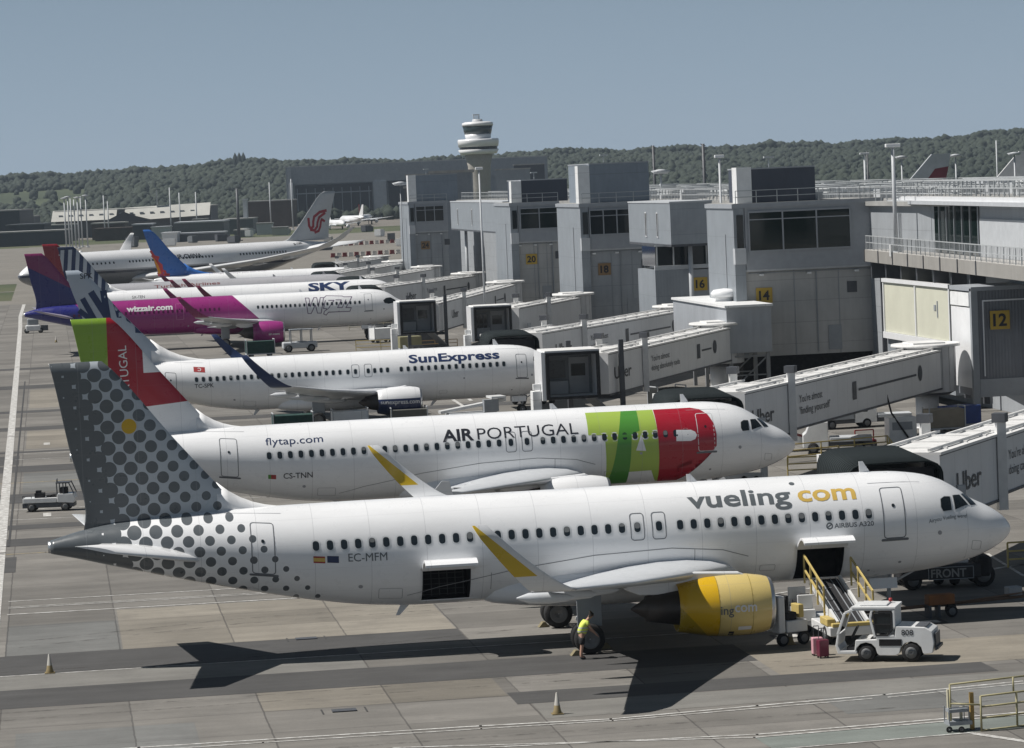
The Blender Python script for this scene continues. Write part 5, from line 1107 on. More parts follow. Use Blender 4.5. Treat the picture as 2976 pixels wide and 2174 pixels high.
# belt loader
up=Vector((-8.05,-2.0,1.95)); lo=Vector([float(q) for q in gz(2478,1815,.75)]); 
r=empty('belt_loader',((up.x+lo.x)/2,(up.y+lo.y)/2,0),0,'belt loader with yellow handrails raised to the open forward hold','belt loader'); o3=Vector((r.location.x,r.location.y,0)); U=up-o3; L=lo-o3; dirv=(U-L).normalized(); sd=dirv.cross(Vector((0,0,1))).normalized(); upn=sd.cross(dirv)
m=MB(); m.beam(L,U,1.0,.1); m.build('conveyor_belt',BLACK,r); m=MB()
for q in(-.58,.58): m.beam(L+sd*q+upn*.02,U+sd*q+upn*.02,.1,.3)
m.build('conveyor_frame',VW,r)
m=MB(); 
for q in(-.42,-.2,.2,.42): m.beam(L+sd*q+upn*.07,U+sd*q+upn*.07,.03,.03)
m.build('belt_guide',GREYM,r)
for q,f0,f1 in((-.78,.28,1.02),(.95,.12,.9)):
    m=MB(); A_=L.lerp(U,f0)+sd*q; B_=L.lerp(U,f1)+sd*q
    for h in(.45,1.0): m.beam(A_+Vector((0,0,h)),B_+Vector((0,0,h)),.065)
    for f in(0,.33,.66,1): P_=A_.lerp(B_,f); m.beam(P_-Vector((0,0,.1)),P_+Vector((0,0,1.)),.065)
    m.build('handrail',YELLOW,r)
m=MB(); ang=math.atan2(L.y-U.y,L.x-U.x); T_=Matrix.Rotation(ang,4,'Z'); m.M=T_; m.box(-2.4,2.3,-.95,.95,.38,.72); m.build('chassis',VW,r,bevel=.03); m=MB(); m.M=T_; m.box(.9,2.,-.98,-.66,.72,1.0); m.box(2.05,2.3,-.85,.85,.72,.86); m.build('engine_cover',YELLOW,r,bevel=.03)
m=MB(); m.M=T_; m.box(-2.2,-.6,-1.45,-.75,.6,1.05); m.box(-2.2,-2.1,-1.45,-.75,1.05,1.75); m.box(-.9,-.8,-1.4,-.8,1.05,1.6); m.build('operator_station',VW,r,bevel=.03); m=MB(); m.M=T_; m.box(-1.9,-1.2,-1.35,-.85,1.06,1.3); m.cbox((-1.0,-1.1,1.45),(.1,.4,.35),ry=.4); m.build('seat',BLACK,r)
m=MB(); m.beam(Vector((0,0,.7)),(L+U)/2,.16); m.beam(U*.6+Vector((0,0,.2)),U*.8,.14); m.beam((U.x*.5,U.y*.5-.3,.6),(U.x*.78,U.y*.78-.3,U.z*.9),.12); m.build('lift_arm',GREYM,r)
for x_,y_ in((-1.7,-.85),(-1.7,.85),(1.5,-.85),(1.5,.85)):
    p=T_@Vector((x_,y_,0)); w_=wheel(r,0,0,.36,.25); w_.location=(p.x,p.y,0); w_.rotation_euler=(0,0,ang)
a=gz(2300,1880); m=MB(); r=empty('loader_seat_unit',(a[0]-.1,a[1]+.7,0),.3,'white operator unit with dark seat left of the belt loader','loader unit')
MB().box(-.5,-.2,-.5,.5,.5,1.9).build('white_panel',VW,r,bevel=.06); MB().box(-.15,.75,-.5,.5,.5,.95).build('base',VW,r,bevel=.04); MB().box(-.1,.35,-.4,.4,.96,1.25).box(-.12,.02,-.4,.4,1.25,1.9).build('seat',BLACK,r,bevel=.04); MB().box(.5,.72,-.3,.3,1.0,1.5).build('yellow_box',YELLOW,r,bevel=.03)
for x_,y_ in((-.3,-.4),(.6,-.4)): wheel(r,x_,y_,.25,.18)
# suitcases
def suitcase(label,px,py,col,rz=0.,h=.68):
    a=gz(px,py); r=empty('suitcase',(a[0],a[1],0),rz,label,'suitcase','suitcases waiting beside the belt loader'); MB().box(-.2,.2,-.14,.14,.06,h).build('shell',col,r,bevel=.04); m=MB(); m.beam((-.1,.1,h),(-.1,.1,h+.4),.02); m.beam((.1,.1,h),(.1,.1,h+.4),.02); m.beam((-.1,.1,h+.4),(.1,.1,h+.4),.03); m.build('handle',DGREY,r)
    m=MB()
    for x in(-.15,.15):
        for y in(-.1,.1): m.tube((x,y-.02,.035),(x,y+.02,.035),.035)
    m.build('castors',BLACK,r)
suitcase('pale pink upright suitcase at the rear of the pair',2376,1905,mat('pale pink shell',(.62,.33,.38),.35)); suitcase('dark raspberry upright suitcase with open handle in front of the pink one',2392,1912,mat('raspberry shell',(.12,.018,.04),.35),.25)
suitcase('small cream suitcase standing at the foot of the belt loader',2412,1860,mat('cream shell',(.5,.42,.34),.4),.4,.5)
# cones
CONM,nt,b=newmat('weathered cone plastic',.6); x,y,z,vec=coords(nt); k=(z/.25).fr().lt(.5)*z.lt(.6); nt.links.new(mixc(nt,k*0+z.lt(.3),(.36,.35,.32),(.22,.17,.08)),b.inputs['Base Color'])
for i,(px,py,lab) in enumerate(((145,1957,'weathered traffic cone standing alone at the left on the white line'),(1620,2076,'traffic cone nearest the camera at the bottom of the picture'),(2297,1873,'shaded traffic cone between the engine and the belt loader'),(163,995,'tiny dark cone behind the green fin'))):
    a=gz(px,py); m=MB(); m.lathe((0,0,.03),(0,0,1),[(0,.15),(.06,.145),(.1,.125),(.69,.03),(.71,.0)],20); m.box(-.19,.19,-.19,.19,0,.03); o=m.build('traffic_cone',CONM,loc=(a[0],a[1],.01)); tag(o,lab,'cone','traffic cones on the apron')
# wheel chocks
for i,(px,py,lab) in enumerate(((1675,1905,'wheel chock behind the nearest main wheel'),(1580,1822,'wheel chock behind the far main wheel'),(1760,1885,'wheel chock in front of the nearest main wheel'))):
    a=gz(px,py); o=MB().prism([(-.22,0),(.22,0),(.05,.2),(-.05,.2)],-.15,.15).build('wheel_chock',mat('dirty yellow rubber',(.2,.17,.1),.8),loc=(a[0],a[1],.012),rz=.1); tag(o,lab,'chock','wheel chocks')
# power unit with FRONT sign and tow bar below the nose
a=gz(2765,1712); r=empty('push_tractor',(a[0],a[1]+.9,0),-.08,'low black tractor lettered FRONT in the shade below the nearest nose','tractor')
MB().box(-2.,1.4,-.8,.8,.42,1.0).build('body',mat('black machine paint',(.02,.021,.024),.5,var=.2),r,bevel=.06); MB().box(1.2,1.9,-.8,.95,.4,1.3).build('engine_hood',BLACK,r,bevel=.2); MB().box(.1,.95,-.3,.3,1.0,1.16).build('white_cover',VW,r,bevel=.03)
text_obj('lettering','FRONT',.34,mat('faded white lettering',(.3,.3,.29),.6),Matrix.Translation((-.75,-.82,.5)),r,bold=.02,wid=1.5); f=MB()
for p,q in(((-.85,.42),(1.05,.42)),((-.85,.92),(1.05,.92)),((-.85,.42),(-.85,.92)),((1.05,.42),(1.05,.92))): f.beam((p[0],-.815,p[1]),(q[0],-.815,q[1]),.03)
f.build('sign_border',GREYM,r)
for x_ in(-1.5,1.5):
    for y_ in(-.6,.7): wheel(r,x_,y_,.4 if x_<0 else .5,.3)
a=gz(2742,1795); r=empty('tow_bar_cart',(a[0],a[1]+.3,0),.12,'orange wheeled tow bar lying in the shade under the nearest nose','tow bar')
MB().box(-.6,.5,-.25,.25,.5,.9).build('orange_box',mat('shade-darkened orange paint',(.22,.09,.03),.7,var=.3),r,bevel=.03); m=MB(); m.tube((-3.2,0,.42),(5.2,.9,.45),.07); m.tube((.4,.2,.45),(5.,.6,.7),.04); m.build('bar',mat('rusty bar',(.14,.09,.06),.7),r); MB().cbox((3.4,.7,.7),(.6,.5,.35)).build('coupling',GREYM,r,bevel=.05); MB().cbox((4.5,.8,.7),(.8,.12,.06),.3,ry=-.2).build('white_handle',VW,r); m=MB(); m.box(-.6,-.5,-.25,.25,0,.5); m.box(-.2,-.1,-.2,.2,0,.5); m.build('stand',DGREY,r)  # orange of the box darkened to hold the shadow under the nose
wheel(r,.3,-.35,.24,.14); wheel(r,.55,.35,.24,.14)
# barrier frame, rolling stand
r=empty('guard_rail',(*gz(2853,2126)[:2],0),0,'yellow tubular guard rail at the bottom right corner','railing'); a=gz(2853,2126); b_=gz(3060,2101); D_=(b_[0]-a[0],b_[1]-a[1]); 
P_=[(D_[0]*t,D_[1]*t,0) for t in(0,.5,1)]; m=MB()
for i,p in enumerate(P_): m.tube(p,(p[0],p[1],1.12),.035); 
for h in(.42,.78,1.12,.03): m.tube((P_[0][0],P_[0][1],h),(P_[-1][0],P_[-1][1],h),.032)
m.tube((-.9,.3,1.5),(D_[0],D_[1]+.3,1.55),.03); m.tube((-.9,.3,.9),(0,0,.85),.03); m.tube((-.9,.3,.3),(-.9,.3,1.5),.03); m.tube((D_[0]*.5,D_[1]*.5+.3,1.1),(D_[0]*.5,D_[1]*.5+.3,1.55),.03); m.build('rail_tubes',mat('aged yellow rail paint',(.33,.30,.17),.55,var=.15),r)
a=gz(2797,2126); r=empty('rolling_stand',(a[0],a[1]+.15,0),.05,'small wheeled stand with upright posts next to the guard rail','stand'); m=MB(); 
for x,y,h,w,q in((-.28,.25,1.3,.12,0),(.05,.1,.75,.08,0)): m.box(x-w/2,x+w/2,y-w/2,y+w/2,.25,h)
m.build('post',mat('cream post paint',(.5,.47,.36),.5),r); MB().box(.3,.42,-.1,.02,.02,1.2).build('amber_post',mat('amber post paint',(.33,.22,.07),.5),r); m=MB(); m.box(-.45,.3,-.25,.3,.22,.34); m.box(-.42,.2,-.2,.25,.62,.72); 
for x in(-.45,.2): m.beam((x,-.22,.3),(x,-.22,.78),.03); m.beam((x,.25,.3),(x,.25,.78),.03)
m.beam((-.45,-.22,.78),(.2,-.22,.78),.03); m.build('frame',GREYM,r)
for x_,y_ in((-.45,-.2),(-.1,-.35)): wheel(r,x_,y_,.1,.06)
MB().box(.25,.7,-.3,.2,0,.03).build('foot',DGREY,r)
# equipment between the second and third airliner
def cart(label,px,py,L,H,col,rz=0.,z0=.45,frame=True,cat='cart'):
    a=gz(px,py); r=empty('equipment_cart',(a[0],a[1],0),rz,label,cat,'carts and equipment beside the airliners'); MB().box(-L/2,L/2,-.8,.8,z0,z0+H).build('cart_body',col,r,bevel=.04); m=MB(); m.box(-L/2-.05,L/2+.05,-.82,.82,z0-.12,z0-.01); m.beam((L/2,0,z0-.1),(L/2+.9,0,.3),.08)
    if frame:
        for x in(-L/2,L/2): m.beam((x,-.84,z0),(x,-.84,z0+H+.15),.07); m.beam((x,.84,z0),(x,.84,z0+H+.15),.07); m.beam((x,-.84,z0+H+.15),(x,.84,z0+H+.15),.07)
    m.build('cart_frame',LGREY,r)
    for x in(-L*.33,L*.33):
        for y in(-.7,.7): wheel(r,x,y,.22,.14)
    return r
cart('dark green covered baggage cart below the navy winglet',852,1262,2.9,1.0,GREENP); cart('white slatted container dolly behind the green and red airliner',1018,1250,2.6,1.0,LWHITE); cart('dark open baggage cart with pale end frames',1188,1235,2.7,.75,mat('olive canvas',(.10,.10,.09),.8)); cart('dark green tarpaulin cart under the magenta engine',757,1038,3.,1.3,GREENP,.05)
a=gz(1378,1228); r=empty('belt_loader',(a[0],a[1],0),.1,'white belt loader parked idle ahead of the navy engine','belt loader'); MB().box(-2.,1.6,-.8,.8,.4,.8).build('chassis',LGREY,r,bevel=.05); m=MB(); m.beam((-2.6,0,.9),(2.4,0,1.6),.9,.2); m.build('conveyor',VW,r); MB().box(.6,1.7,-1.,-.4,.8,1.7).build('operator_station',GREYM,r); MB().box(1.2,2.3,-.9,.9,1.75,1.9).build('canopy_roof',VW,r)
for x in(-1.4,1.1): wheel(r,x,-.75,.35,.24); wheel(r,x,.75,.35,.24)
a=gz(872,1022); r=empty('apron_truck',(a[0],a[1],0),.03,'grey and white catering tug with tall open frame behind the navy airliner','truck'); MB().box(-1.9,1.9,-.75,.75,.4,1.1).build('body',LGREY,r,bevel=.12); m=MB(); m.box(-.4,.7,-.7,.7,1.1,1.15)
for x in(-1.,.2,1.3): m.beam((x,-.7,1.1),(x,-.7,2.5),.1); m.beam((x,.7,1.1),(x,.7,2.5),.1)
m.box(-1.1,.3,-.75,.75,2.4,2.5); m.box(.2,1.5,-.75,.75,2.4,2.48); m.build('cab_frame',GREYM,r)
for x in(-1.3,1.2): wheel(r,x,-.7,.42,.3); wheel(r,x,.7,.42,.3)
def boxtruck(label,px,py,rz,s=1.,col=VW,dark=False):
    a=gz(px,py); r=empty('box_truck',(a[0],a[1]+1.*s,0),rz,label,'truck'); r.scale=(s,s,s); MB().prism([(.2,.5),(.2,2.5),(1.6,2.5),(1.95,1.7),(2.2,1.5),(2.2,.5)],-1.,1.).build('cab',col,r,bevel=.06); MB().box(.45,1.5,-1.02,-1.005,1.55,2.3).build('cab_window',GLASS,r); MB().box(-3.2,.1,-1.1,1.1,.9,1.25 if not dark else 2.9).build('load_bed',GREYM if dark else LGREY,r,bevel=.04); MB().box(-3.2,2.1,-.9,.9,.5,.88).build('chassis',DGREY,r)
    for x in(-2.2,1.4): wheel(r,x,-.95,.45,.3); wheel(r,x,.95,.45,.3)
    return r
boxtruck('white cab truck parked beyond the green and red airliner nose',2425,1318,math.pi*.93,.8)
a=gz(2345,1312); r=empty('loader_ramp',(a[0],a[1]+.8,0),0,'white sloping loader ramp beyond the green and red nose','ramp'); m=MB(); m.prism([(-1.9,1.55),(1.5,.55),(1.5,.1),(-1.9,.9)],-.6,.6); m.build('ramp_side',VW,r,bevel=.03); MB().cbox((-.1,-.615,.95),(1.3,.02,.16),ry=.29).build('worn_stripe',mat('brown lettering',(.16,.04,.04),.5),r)
a=gz(2520,1302); r=empty('red_dolly',(a[0],a[1]+.6,0),0,'small red tow dolly near the guard rail','dolly'); MB().box(-.7,.7,-.4,.4,.25,.5).build('deck',REDP,r,bevel=.05); m=MB()
for x in(-.6,.6): m.beam((x,0,.5),(x,0,1.1),.07)
m.beam((-.6,0,1.1),(.6,0,1.1),.07); m.build('handle_frame',REDP,r)
for x in(-.5,.5): wheel(r,x,-.4,.2,.12)
a=gz(2628,1300); r=empty('generator_unit',(a[0],a[1]+.7,0),0,'white generator cabinet with hose next to the bridge pillar','generator'); MB().box(-.9,.9,-.6,.6,.3,1.9).build('cabinet',VW,r,bevel=.06); MB().box(-.7,.6,-.62,-.605,1.1,1.6).build('louvre',GREYM,r)
m=MB(); pts=[(-.9,-.3,5.2),(-1.,-.4,3.6),(-.7,-.5,2.2),(-.1,-.65,1.2),(.3,-.7,.6)]; m.path(pts,.06); m.build('hose',BLACK,r)
for i,(px,py,rz,lab,dk) in enumerate(((2478,1245,.1,'grey covered truck in the shade under the second jet bridge',True),(2560,1240,3.0,'small white van below the rotunda of the second jet bridge',False))): boxtruck(lab,px,py,rz,.7,VW,dk)
for i,(px,py,col,lab) in enumerate(((2440,1218,ORANGE,'orange ground unit parked far under the second bridge'),(1890,1238,mat('tan canvas',(.27,.24,.19),.8),'tan covered crate cart behind the nadas bridge leg'),(1940,1180,mat('black canvas',(.012,.014,.014),.7),'black covered cart with sloping cover under the absolutely nada bridge'),(1820,1240,BLUEP,'blue and white service cart beside the dark bridge leg'),(1975,1205,GREENP,'green bin cart left of the bridge pillar'),(2790,1240,BLUEP,'dark blue tug shaded beneath the building signed 12'),(2745,1250,mat('tan canvas',(.27,.24,.19),.8),'tan netted cargo cart between pillar and corner post'),(1190,1012,mat('khaki paint',(.2,.19,.11),.7),'khaki tanker cart in front of the open cab'),(1110,985,LWHITE,'white unit under the magenta airliner nose'),(1240,1005,DGREY,'dark wheeled unit under the short bridge leg'))):
    cart(lab.replace('nadas','third'),px,py+10,2.4 if i!=3 else 2.,1.2,col,.15*(i%3),frame=(i%2==0))
# yellow guard rails beyond the noses
def grail(label,P,h=1.1,mt=None,rails=(1.,.66,.33)):
    pts=[gz(*q) for q in P]; a=pts[0]; r=empty('guard_rail',(a[0],a[1],0),0,label,'railing','yellow guard rails on the apron'); L_=[(p[0]-a[0],p[1]-a[1],0) for p in pts]; railing('rail_tubes',L_,h,2.,.035,mt or YELLOW,r,rails)
grail('long yellow guard rail beyond the green and red nose',((2290,1345),(2580,1318),(2600,1345))); grail('second yellow guard rail nearer the dotted airliner canopy',((2290,1385),(2430,1378),(2440,1350)))
grail('yellow guard rail ahead of the dotted airliner nose',((2930,1650),(3100,1640))); grail('yellow guard rail beyond the navy lettered airliner roof',((1035,1020),(1180,1015))); grail('pale guard rail under the magenta airliner nose',((1015,960),(1165,952)),mt=mat('cream rail',(.5,.46,.33),.5)); grail('orange framed guard rail near the open cab bridge',((1200,1022),(1330,1015)),mt=mat('orange rail',(.45,.3,.14),.5))
# red and white water filled barriers
BRM=mat('barrier white plastic',(.62,.60,.56),.5,var=.1); BRR=mat('barrier red plastic',(.24,.04,.04),.5,var=.2); proto={}
for row,(x0,y0,x1,y1,n,first) in enumerate(((975,716,1155,705,13,0),(968,748,1157,737,12,1))):
    for i in range(n):
        t=i/(n-1); a=gz(x0+(x1-x0)*t,y0+(y1-y0)*t); red=(i+first)%2==1 if row==0 else i%2==0
        if red not in proto:
            m=MB(); m.prism([(-.42,.0),(.42,.0),(.42,1.),(-.42,1.)],-.3,.3); m.box(-.5,.5,-.45,.45,0,.25); proto[red]=m
        o=proto[red].build('barrier_block',BRR if red else BRM,loc=(a[0],a[1],.0),bevel=0); o.scale=(1.25,1.25,1.05); tag(o,('red' if red else 'white')+' plastic barrier block in the '+('far' if row==0 else 'near')+' row','barrier','alternating barrier blocks in the '+('far' if row==0 else 'near')+' row, '+('red' if red else 'white')+' ones')
# ---- person in a hi-vis vest bending towards the near main wheel
def person(loc,rz):
    def skin(name,V,Ed,mt,lv=2,parent=None,root=0):
        me=bpy.data.meshes.new(name); me.from_pydata([v[:3] for v in V],Ed,[]); o=bpy.data.objects.new(name,me); COL.objects.link(o); s=o.modifiers.new('s','SKIN'); s.use_smooth_shade=True
        for i,v in enumerate(V): me.skin_vertices[0].data[i].radius=(v[3],v[4] if len(v)>4 else v[3])
        me.skin_vertices[0].data[root].use_root=True; u=o.modifiers.new('u','SUBSURF'); u.levels=lv; u.render_levels=lv
        bpy.context.view_layer.update(); dg=bpy.context.evaluated_depsgraph_get(); n=bpy.data.meshes.new_from_object(o.evaluated_get(dg)); o.modifiers.clear(); o.data=n; n.materials.clear(); n.materials.append(mt); n.polygons.foreach_set('use_smooth',[True]*len(n.polygons))
        if parent: o.parent=parent
        return o
    SK=mat('skin',(.42,.25,.18),.6); r=empty('person',loc,rz,'person in yellow vest and dark shorts bending towards the nearest wheel','person')
    # x forward, z up; pelvis at .93, leaning forward
    V=[(0,0,.90,.13,.15),(.08,0,1.08,.12,.15),(.20,0,1.27,.12,.17),(.27,0,1.45,.07,.08),(.33,0,1.52,.05),(.40,0,1.60,.10),(.44,0,1.69,.095),
       (.0,.10,.88,.09),(.05,.12,.52,.07),(-.02,.12,.12,.05),(.14,.13,.05,.04,.03),
       (.0,-.10,.88,.09),(-.02,-.12,.50,.07),(-.08,-.13,.11,.05),(.08,-.14,.05,.04,.03),
       (.2,.2,1.36,.06),(.32,.24,1.12,.045),(.50,.22,.98,.035),(.2,-.2,1.36,.06),(.34,-.25,1.13,.045),(.50,-.24,.94,.035),(.55,.22,.94,.028),(.54,-.24,.88,.028)]
    Ed=[(0,1),(1,2),(2,3),(3,4),(4,5),(5,6),(0,7),(7,8),(8,9),(9,10),(0,11),(11,12),(12,13),(13,14),(2,15),(15,16),(16,17),(2,18),(18,19),(19,20),(17,21),(20,22)]
    for hx,hy,hz in((.55,.22,.94),(.54,-.24,.88)):
        b=len(V)
        hand=21 if hy>0 else 22
        for k in range(4): V.append((hx+.045,hy-.027+.018*k,hz-.03,.0085)); V.append((hx+.072,hy-.027+.018*k,hz-.07,.008)); Ed+= [(hand,b+2*k),(b+2*k,b+2*k+1)]
        V.append((hx+.03,hy-.04 if hy>0 else hy+.04,hz-.02,.009)); Ed.append((hand,b+8))
    bd=skin('body',V,Ed,SK,2,r)
    skin('vest',[(-.01,0,.9,.17,.19),(.06,0,1.1,.175,.2),(.16,0,1.31,.17,.22),(.23,0,1.43,.11,.14),(.2,.19,1.37,.075),(.26,.23,1.26,.062),(.2,-.19,1.37,.075),(.26,-.235,1.26,.062)],[(0,1),(1,2),(2,3),(2,4),(4,5),(2,6),(6,7)],HV,2,r)
    skin('shorts',[(0,0,.95,.155,.175),(0,0,.88,.15,.17),(.0,.1,.8,.125),(.04,.12,.56,.11),(.0,-.1,.8,.125),(-.02,-.12,.54,.11)],[(0,1),(1,2),(2,3),(1,4),(4,5)],BLACK,2,r)
    skin('hair',[(.36,0,1.68,.10),(.43,0,1.75,.10),(.38,0,1.62,.09)],[(0,1),(0,2)],mat('dark hair',(.015,.012,.01),.8),2,r)
    for v in((.1,.13,.04),(.05,-.14,.04)): skin('boot',[(v[0]-.13,v[1],.12,.055),(v[0]-.12,v[1],.055,.055),(v[0]+.07,v[1],.05,.045,.04)],[(0,1),(1,2)],BLACK,1,r)
    f=MB(); f.lathe((.515,0,1.615),(1,0,-.35),[(-.01,.02),(.025,.008)],8); f.build('nose',SK,bd); f=MB()
    for yy in(-.03,.03): f.lathe((.505,yy,1.65),(1,0,-.2),[(-.01,.012),(.006,.01),(.008,.0)],8)
    f.build('eyes',BLACK,bd); MB().cbox((.5,0,1.575),(.02,.045,.01)).build('mouth',mat('lip',(.3,.1,.09),.6),bd); f=MB()
    for yy in(-.085,.085): f.cbox((.41,yy,1.62),(.04,.02,.06))
    f.build('ears',SK,bd,bevel=.008)
HV,nt,b=newmat('yellow hi-vis cloth',.7); x,y,z,vec=coords(nt); s_=(z-x*.0).gt(1.03)*(z).lt(1.08); s2=z.gt(1.16)*z.lt(1.21); nt.links.new(mixc(nt,s_.mx(s2),(.62,.72,.12),(.45,.47,.46)),b.inputs['Base Color'])
a=gz(1692,1916); person((a[0],a[1],0),.12)
# ------------------------------------------------------------------ far background
def at_ground(px,D): x,y=xd(px,D); return x,y
def facebox(name,label,px0,px1,ytop,ybase,D,depth,m,cat='building',roofm=None,group=None,z0=0.,parts=None,roofh=0):
    """a building whose long face looks at the camera; pixel columns px0..px1, top row ytop, standing on the ground at depth D"""
    a=gd(px0,(ytop),D); b=gd(px1,(ytop)-(px1-px0)*.043,D); x0,y0=a[0],a[1]; L=math.hypot(b[0]-a[0],b[1]-a[1]); rz=math.atan2(b[1]-a[1],b[0]-a[0]); h=a[2]
    r=empty(name,(x0,y0,0),rz,label,cat,group); MB().box(0,L,0,depth,z0,h).build('wall',m,r); MB().box(-.3,L+.3,-.3,depth+.3,h,h+.5+roofh).build('roof',roofm or ROOFM,r); return r,L,h
HG=ribmat('hangar cladding',(.22,.245,.275),3.,.1,.6); HGL=ribmat('hangar light panels',(.30,.33,.36),2.,.1,.6); DKB=ribmat('dark slate building',(.035,.042,.055),2.,.1,.6); MIDB=ribmat('mid grey building',(.11,.12,.13),2.,.1,.6); PALE=mat('pale roof sheet',(.42,.42,.39),.7,var=.15,scale=.1); BRN=mat('brown brick block',(.075,.06,.052),.8,var=.2,scale=.1)
# hangar
r,L,h=facebox('hangar','huge blue grey hangar with dark open doors left of the control tower',830,1590,487,640,1700,70,HG)
u=L/760.
MB().box(5*u,15*u,-1.2,-.05,h*.05,h*.98).build('corner_tower',HGL,r); MB().box(9*u,19*u,-1.6,-1.25,h*.12,h*.72).build('white_strip',WHITE,r); o=MB().box(26*u,248*u,-.8,-.05,0,h*.66).build('door_opening',mat('hangar dark',(.02,.026,.036),.8),r); m=MB()
for i in range(9): m.box((30+26*i)*u,(32+26*i)*u,-1.1,-.85,0,h*.6)
m.box(28*u,246*u,-1.1,-.85,h*.5,h*.52); m.build('door_rail',HG,o); MB().box(252*u,290*u,-1.5,-.05,0,h*.68).build('door_pillar',HGL,r); MB().box(296*u,470*u,-.8,-.05,0,h*.80).build('door_opening',mat('hangar dark',(.02,.026,.036),.8),r); MB().box(0,L,-.9,-.05,h*.68,h).build('fascia',HG,r)
facebox('hangar','dark blue hangar roof block right of the tower foot',1493,1582,481,600,1550,40,DKB); facebox('hangar','low grey shed in front of the hangar, right of the tower',1440,1540,495,620,1450,30,HG); facebox('hangar','pale stepped terminal block left of the building signed 24',1180,1245,512,640,900,30,HGL); facebox('terminal_block','dark green grey block below the stepped terminal',1175,1240,548,640,780,20,MIDB)
r,L,h=facebox('terminal_block','grey block with dark band behind the building signed 20',1250,1370,505,600,620,25,HG)
# control tower
D=1300; x_,y_=xd(1398,D); s=D/FPX; r=empty('control_tower',(x_,y_,0),0,'white control tower with two ringed decks and mast on top','tower'); zz=lambda py:float(CAM[2]+(521-py)*s)
W_=WHITE
MB().lathe((0,0,0),(0,0,1),[(0,4.3),(zz(545),4.2),(zz(480),4.6),(zz(447),5.6)],32,caps=True).build('shaft',mat('beige tower shaft',(.36,.34,.31),.8,var=.12),r); MB().box(-5.6,-4.2,-2,2,0,zz(505)).build('side_stair',W_,r)
MB().lathe((0,0,0),(0,0,1),[(zz(447),7.2),(zz(434),8.2),(zz(433),7.9)],40,caps=True).build('lower_ring',W_,r); MB().lathe((0,0,0),(0,0,1),[(zz(433.5),7.5),(zz(425),7.7)],40,caps=True).build('window_band',GLASS,r); MB().lathe((0,0,0),(0,0,1),[(zz(425.2),8.),(zz(408),8.3),(zz(403),8.1),(zz(403),5.)],40,caps=True).build('upper_ring',W_,r)
MB().lathe((0,0,0),(0,0,1),[(zz(403.),5.),(zz(389),5.3)],36,caps=True).build('cab_base',W_,r); MB().lathe((0,0,0),(0,0,1),[(zz(389),5.3),(zz(365),6.1)],36,caps=True).build('glass_cab',mat('green cab glass',(.02,.035,.035),.1),r); MB().lathe((0,0,0),(0,0,1),[(zz(364.6),6.3),(zz(356),6.2),(zz(353),5.)],36,caps=True).build('cab_roof',W_,r)
m=MB(); m.lathe((0,0,zz(352.8)),(0,0,1),[(0,2.2),(1.,2.),(1.2,0.)],16); 
for k in range(4): m.box(-1.6,1.,-.3,.3,zz(351)+k*.75,zz(351)+k*.75+.3)
for x in(-1.4,.7): m.box(x-.15,x+.15,-.15,.15,zz(352),zz(334))
m.box(-1.8,.8,-1,1,zz(334),zz(331)); m.build('radar_mast',LGREY,r)
# low buildings on the left
def low(label,px0,px1,yt,D,m,depth=20,rm=None,z0=0.): return facebox('airport_building',label,px0,px1,yt,0,D,depth,m,roofm=rm,group='low airport buildings beyond the runway')
low('tall dark slate block at the far left edge',-30,56,616,1350,DKB,40); low('second slate block set back at the left edge',50,88,633,1400,MIDB,30); low('long dark slate shed at the left edge',-30,190,680,1250,DKB,20); low('slate shed with two dark bays at the left',18,128,657,1300,DKB,20,MIDB)
r,L,h=low('long low building with pale folded roof',160,612,618,1420,MIDB,35,PALE); z_=h; m=MB()
m.add([(-1,-7,h-4.),(L*.4,-7,h-4.),(L*.4,.5,h+.7),(-1,.5,h+.7)],[(0,1,2,3)]); m.add([(L*.45,-2,h-1.6),(L*.62,-7,h-4.6),(L,-7,h-3.8),(L,.6,h+1.6),(L*.45,.6,h+.8)],[(0,1,2,3,4)]); m.build('roof_slope',PALE,r,fix=False); m=MB(); m.add([(L*.32,-7.5,h-5),(L*.455,-7.5,h-.9),(L*.62,-7.5,h-5.4)],[(0,1,2)]); m.build('gable',DKB,r,fix=False); v=MB()
for i in range(14): v.box(L*(.03+.065*i),L*(.03+.065*i)+1.6,-4,-3,h-2.1,h-1.3)
v.split('roof_light',GREYM,r); MB().box(L*.655,L*.66,-.5,.5,h,h+8).build('chimney',LGREY,r)
low('low shed with pale roof beneath the folded roof building',266,362,652,1330,BRN,12,PALE); low('red brown store yard block',275,385,668,1300,BRN,15,BRN); low('pale flat canopy near the masts',135,215,657,1340,MIDB,10,PALE); low('small dark cube building right of the store yard',385,440,655,1290,DKB,15,LGREY); low('pale low office beside the dark cube',440,490,663,1285,LGREY,12,LGREY); low('white cube building above the long fuselage',470,514,680,1180,WHITE,12,WHITE); low('mid grey warehouse with light edge above the fuselage',508,650,650,1240,MIDB,25,LGREY); low('long grey shed in front of the warehouse',512,652,682,1190,MIDB,12,LGREY); low('grey depot left of the hangar',650,735,640,1330,MIDB,25); low('dark brown block at the hangar foot',720,850,588,1500,BRN,30); low('white box on the slate depot roof',705,716,582,1340,LGREY,6,LGREY)
rr=random.Random(11)
for i,(a,b,yt,D) in enumerate(((745,790,652,1280),(790,835,664,1250),(680,720,672,1240),(1180,1215,600,1000),(560,600,640,1290))): low(('stacked crates and pale containers near the hangar','small beige hut in the equipment yard','grey hut behind the long fuselage tail','small dark hut right of the open yard','dark clump of sheds above the warehouse')[i],a,b,yt,D,(LGREY,PALE,MIDB,DKB,DKB)[i],8)
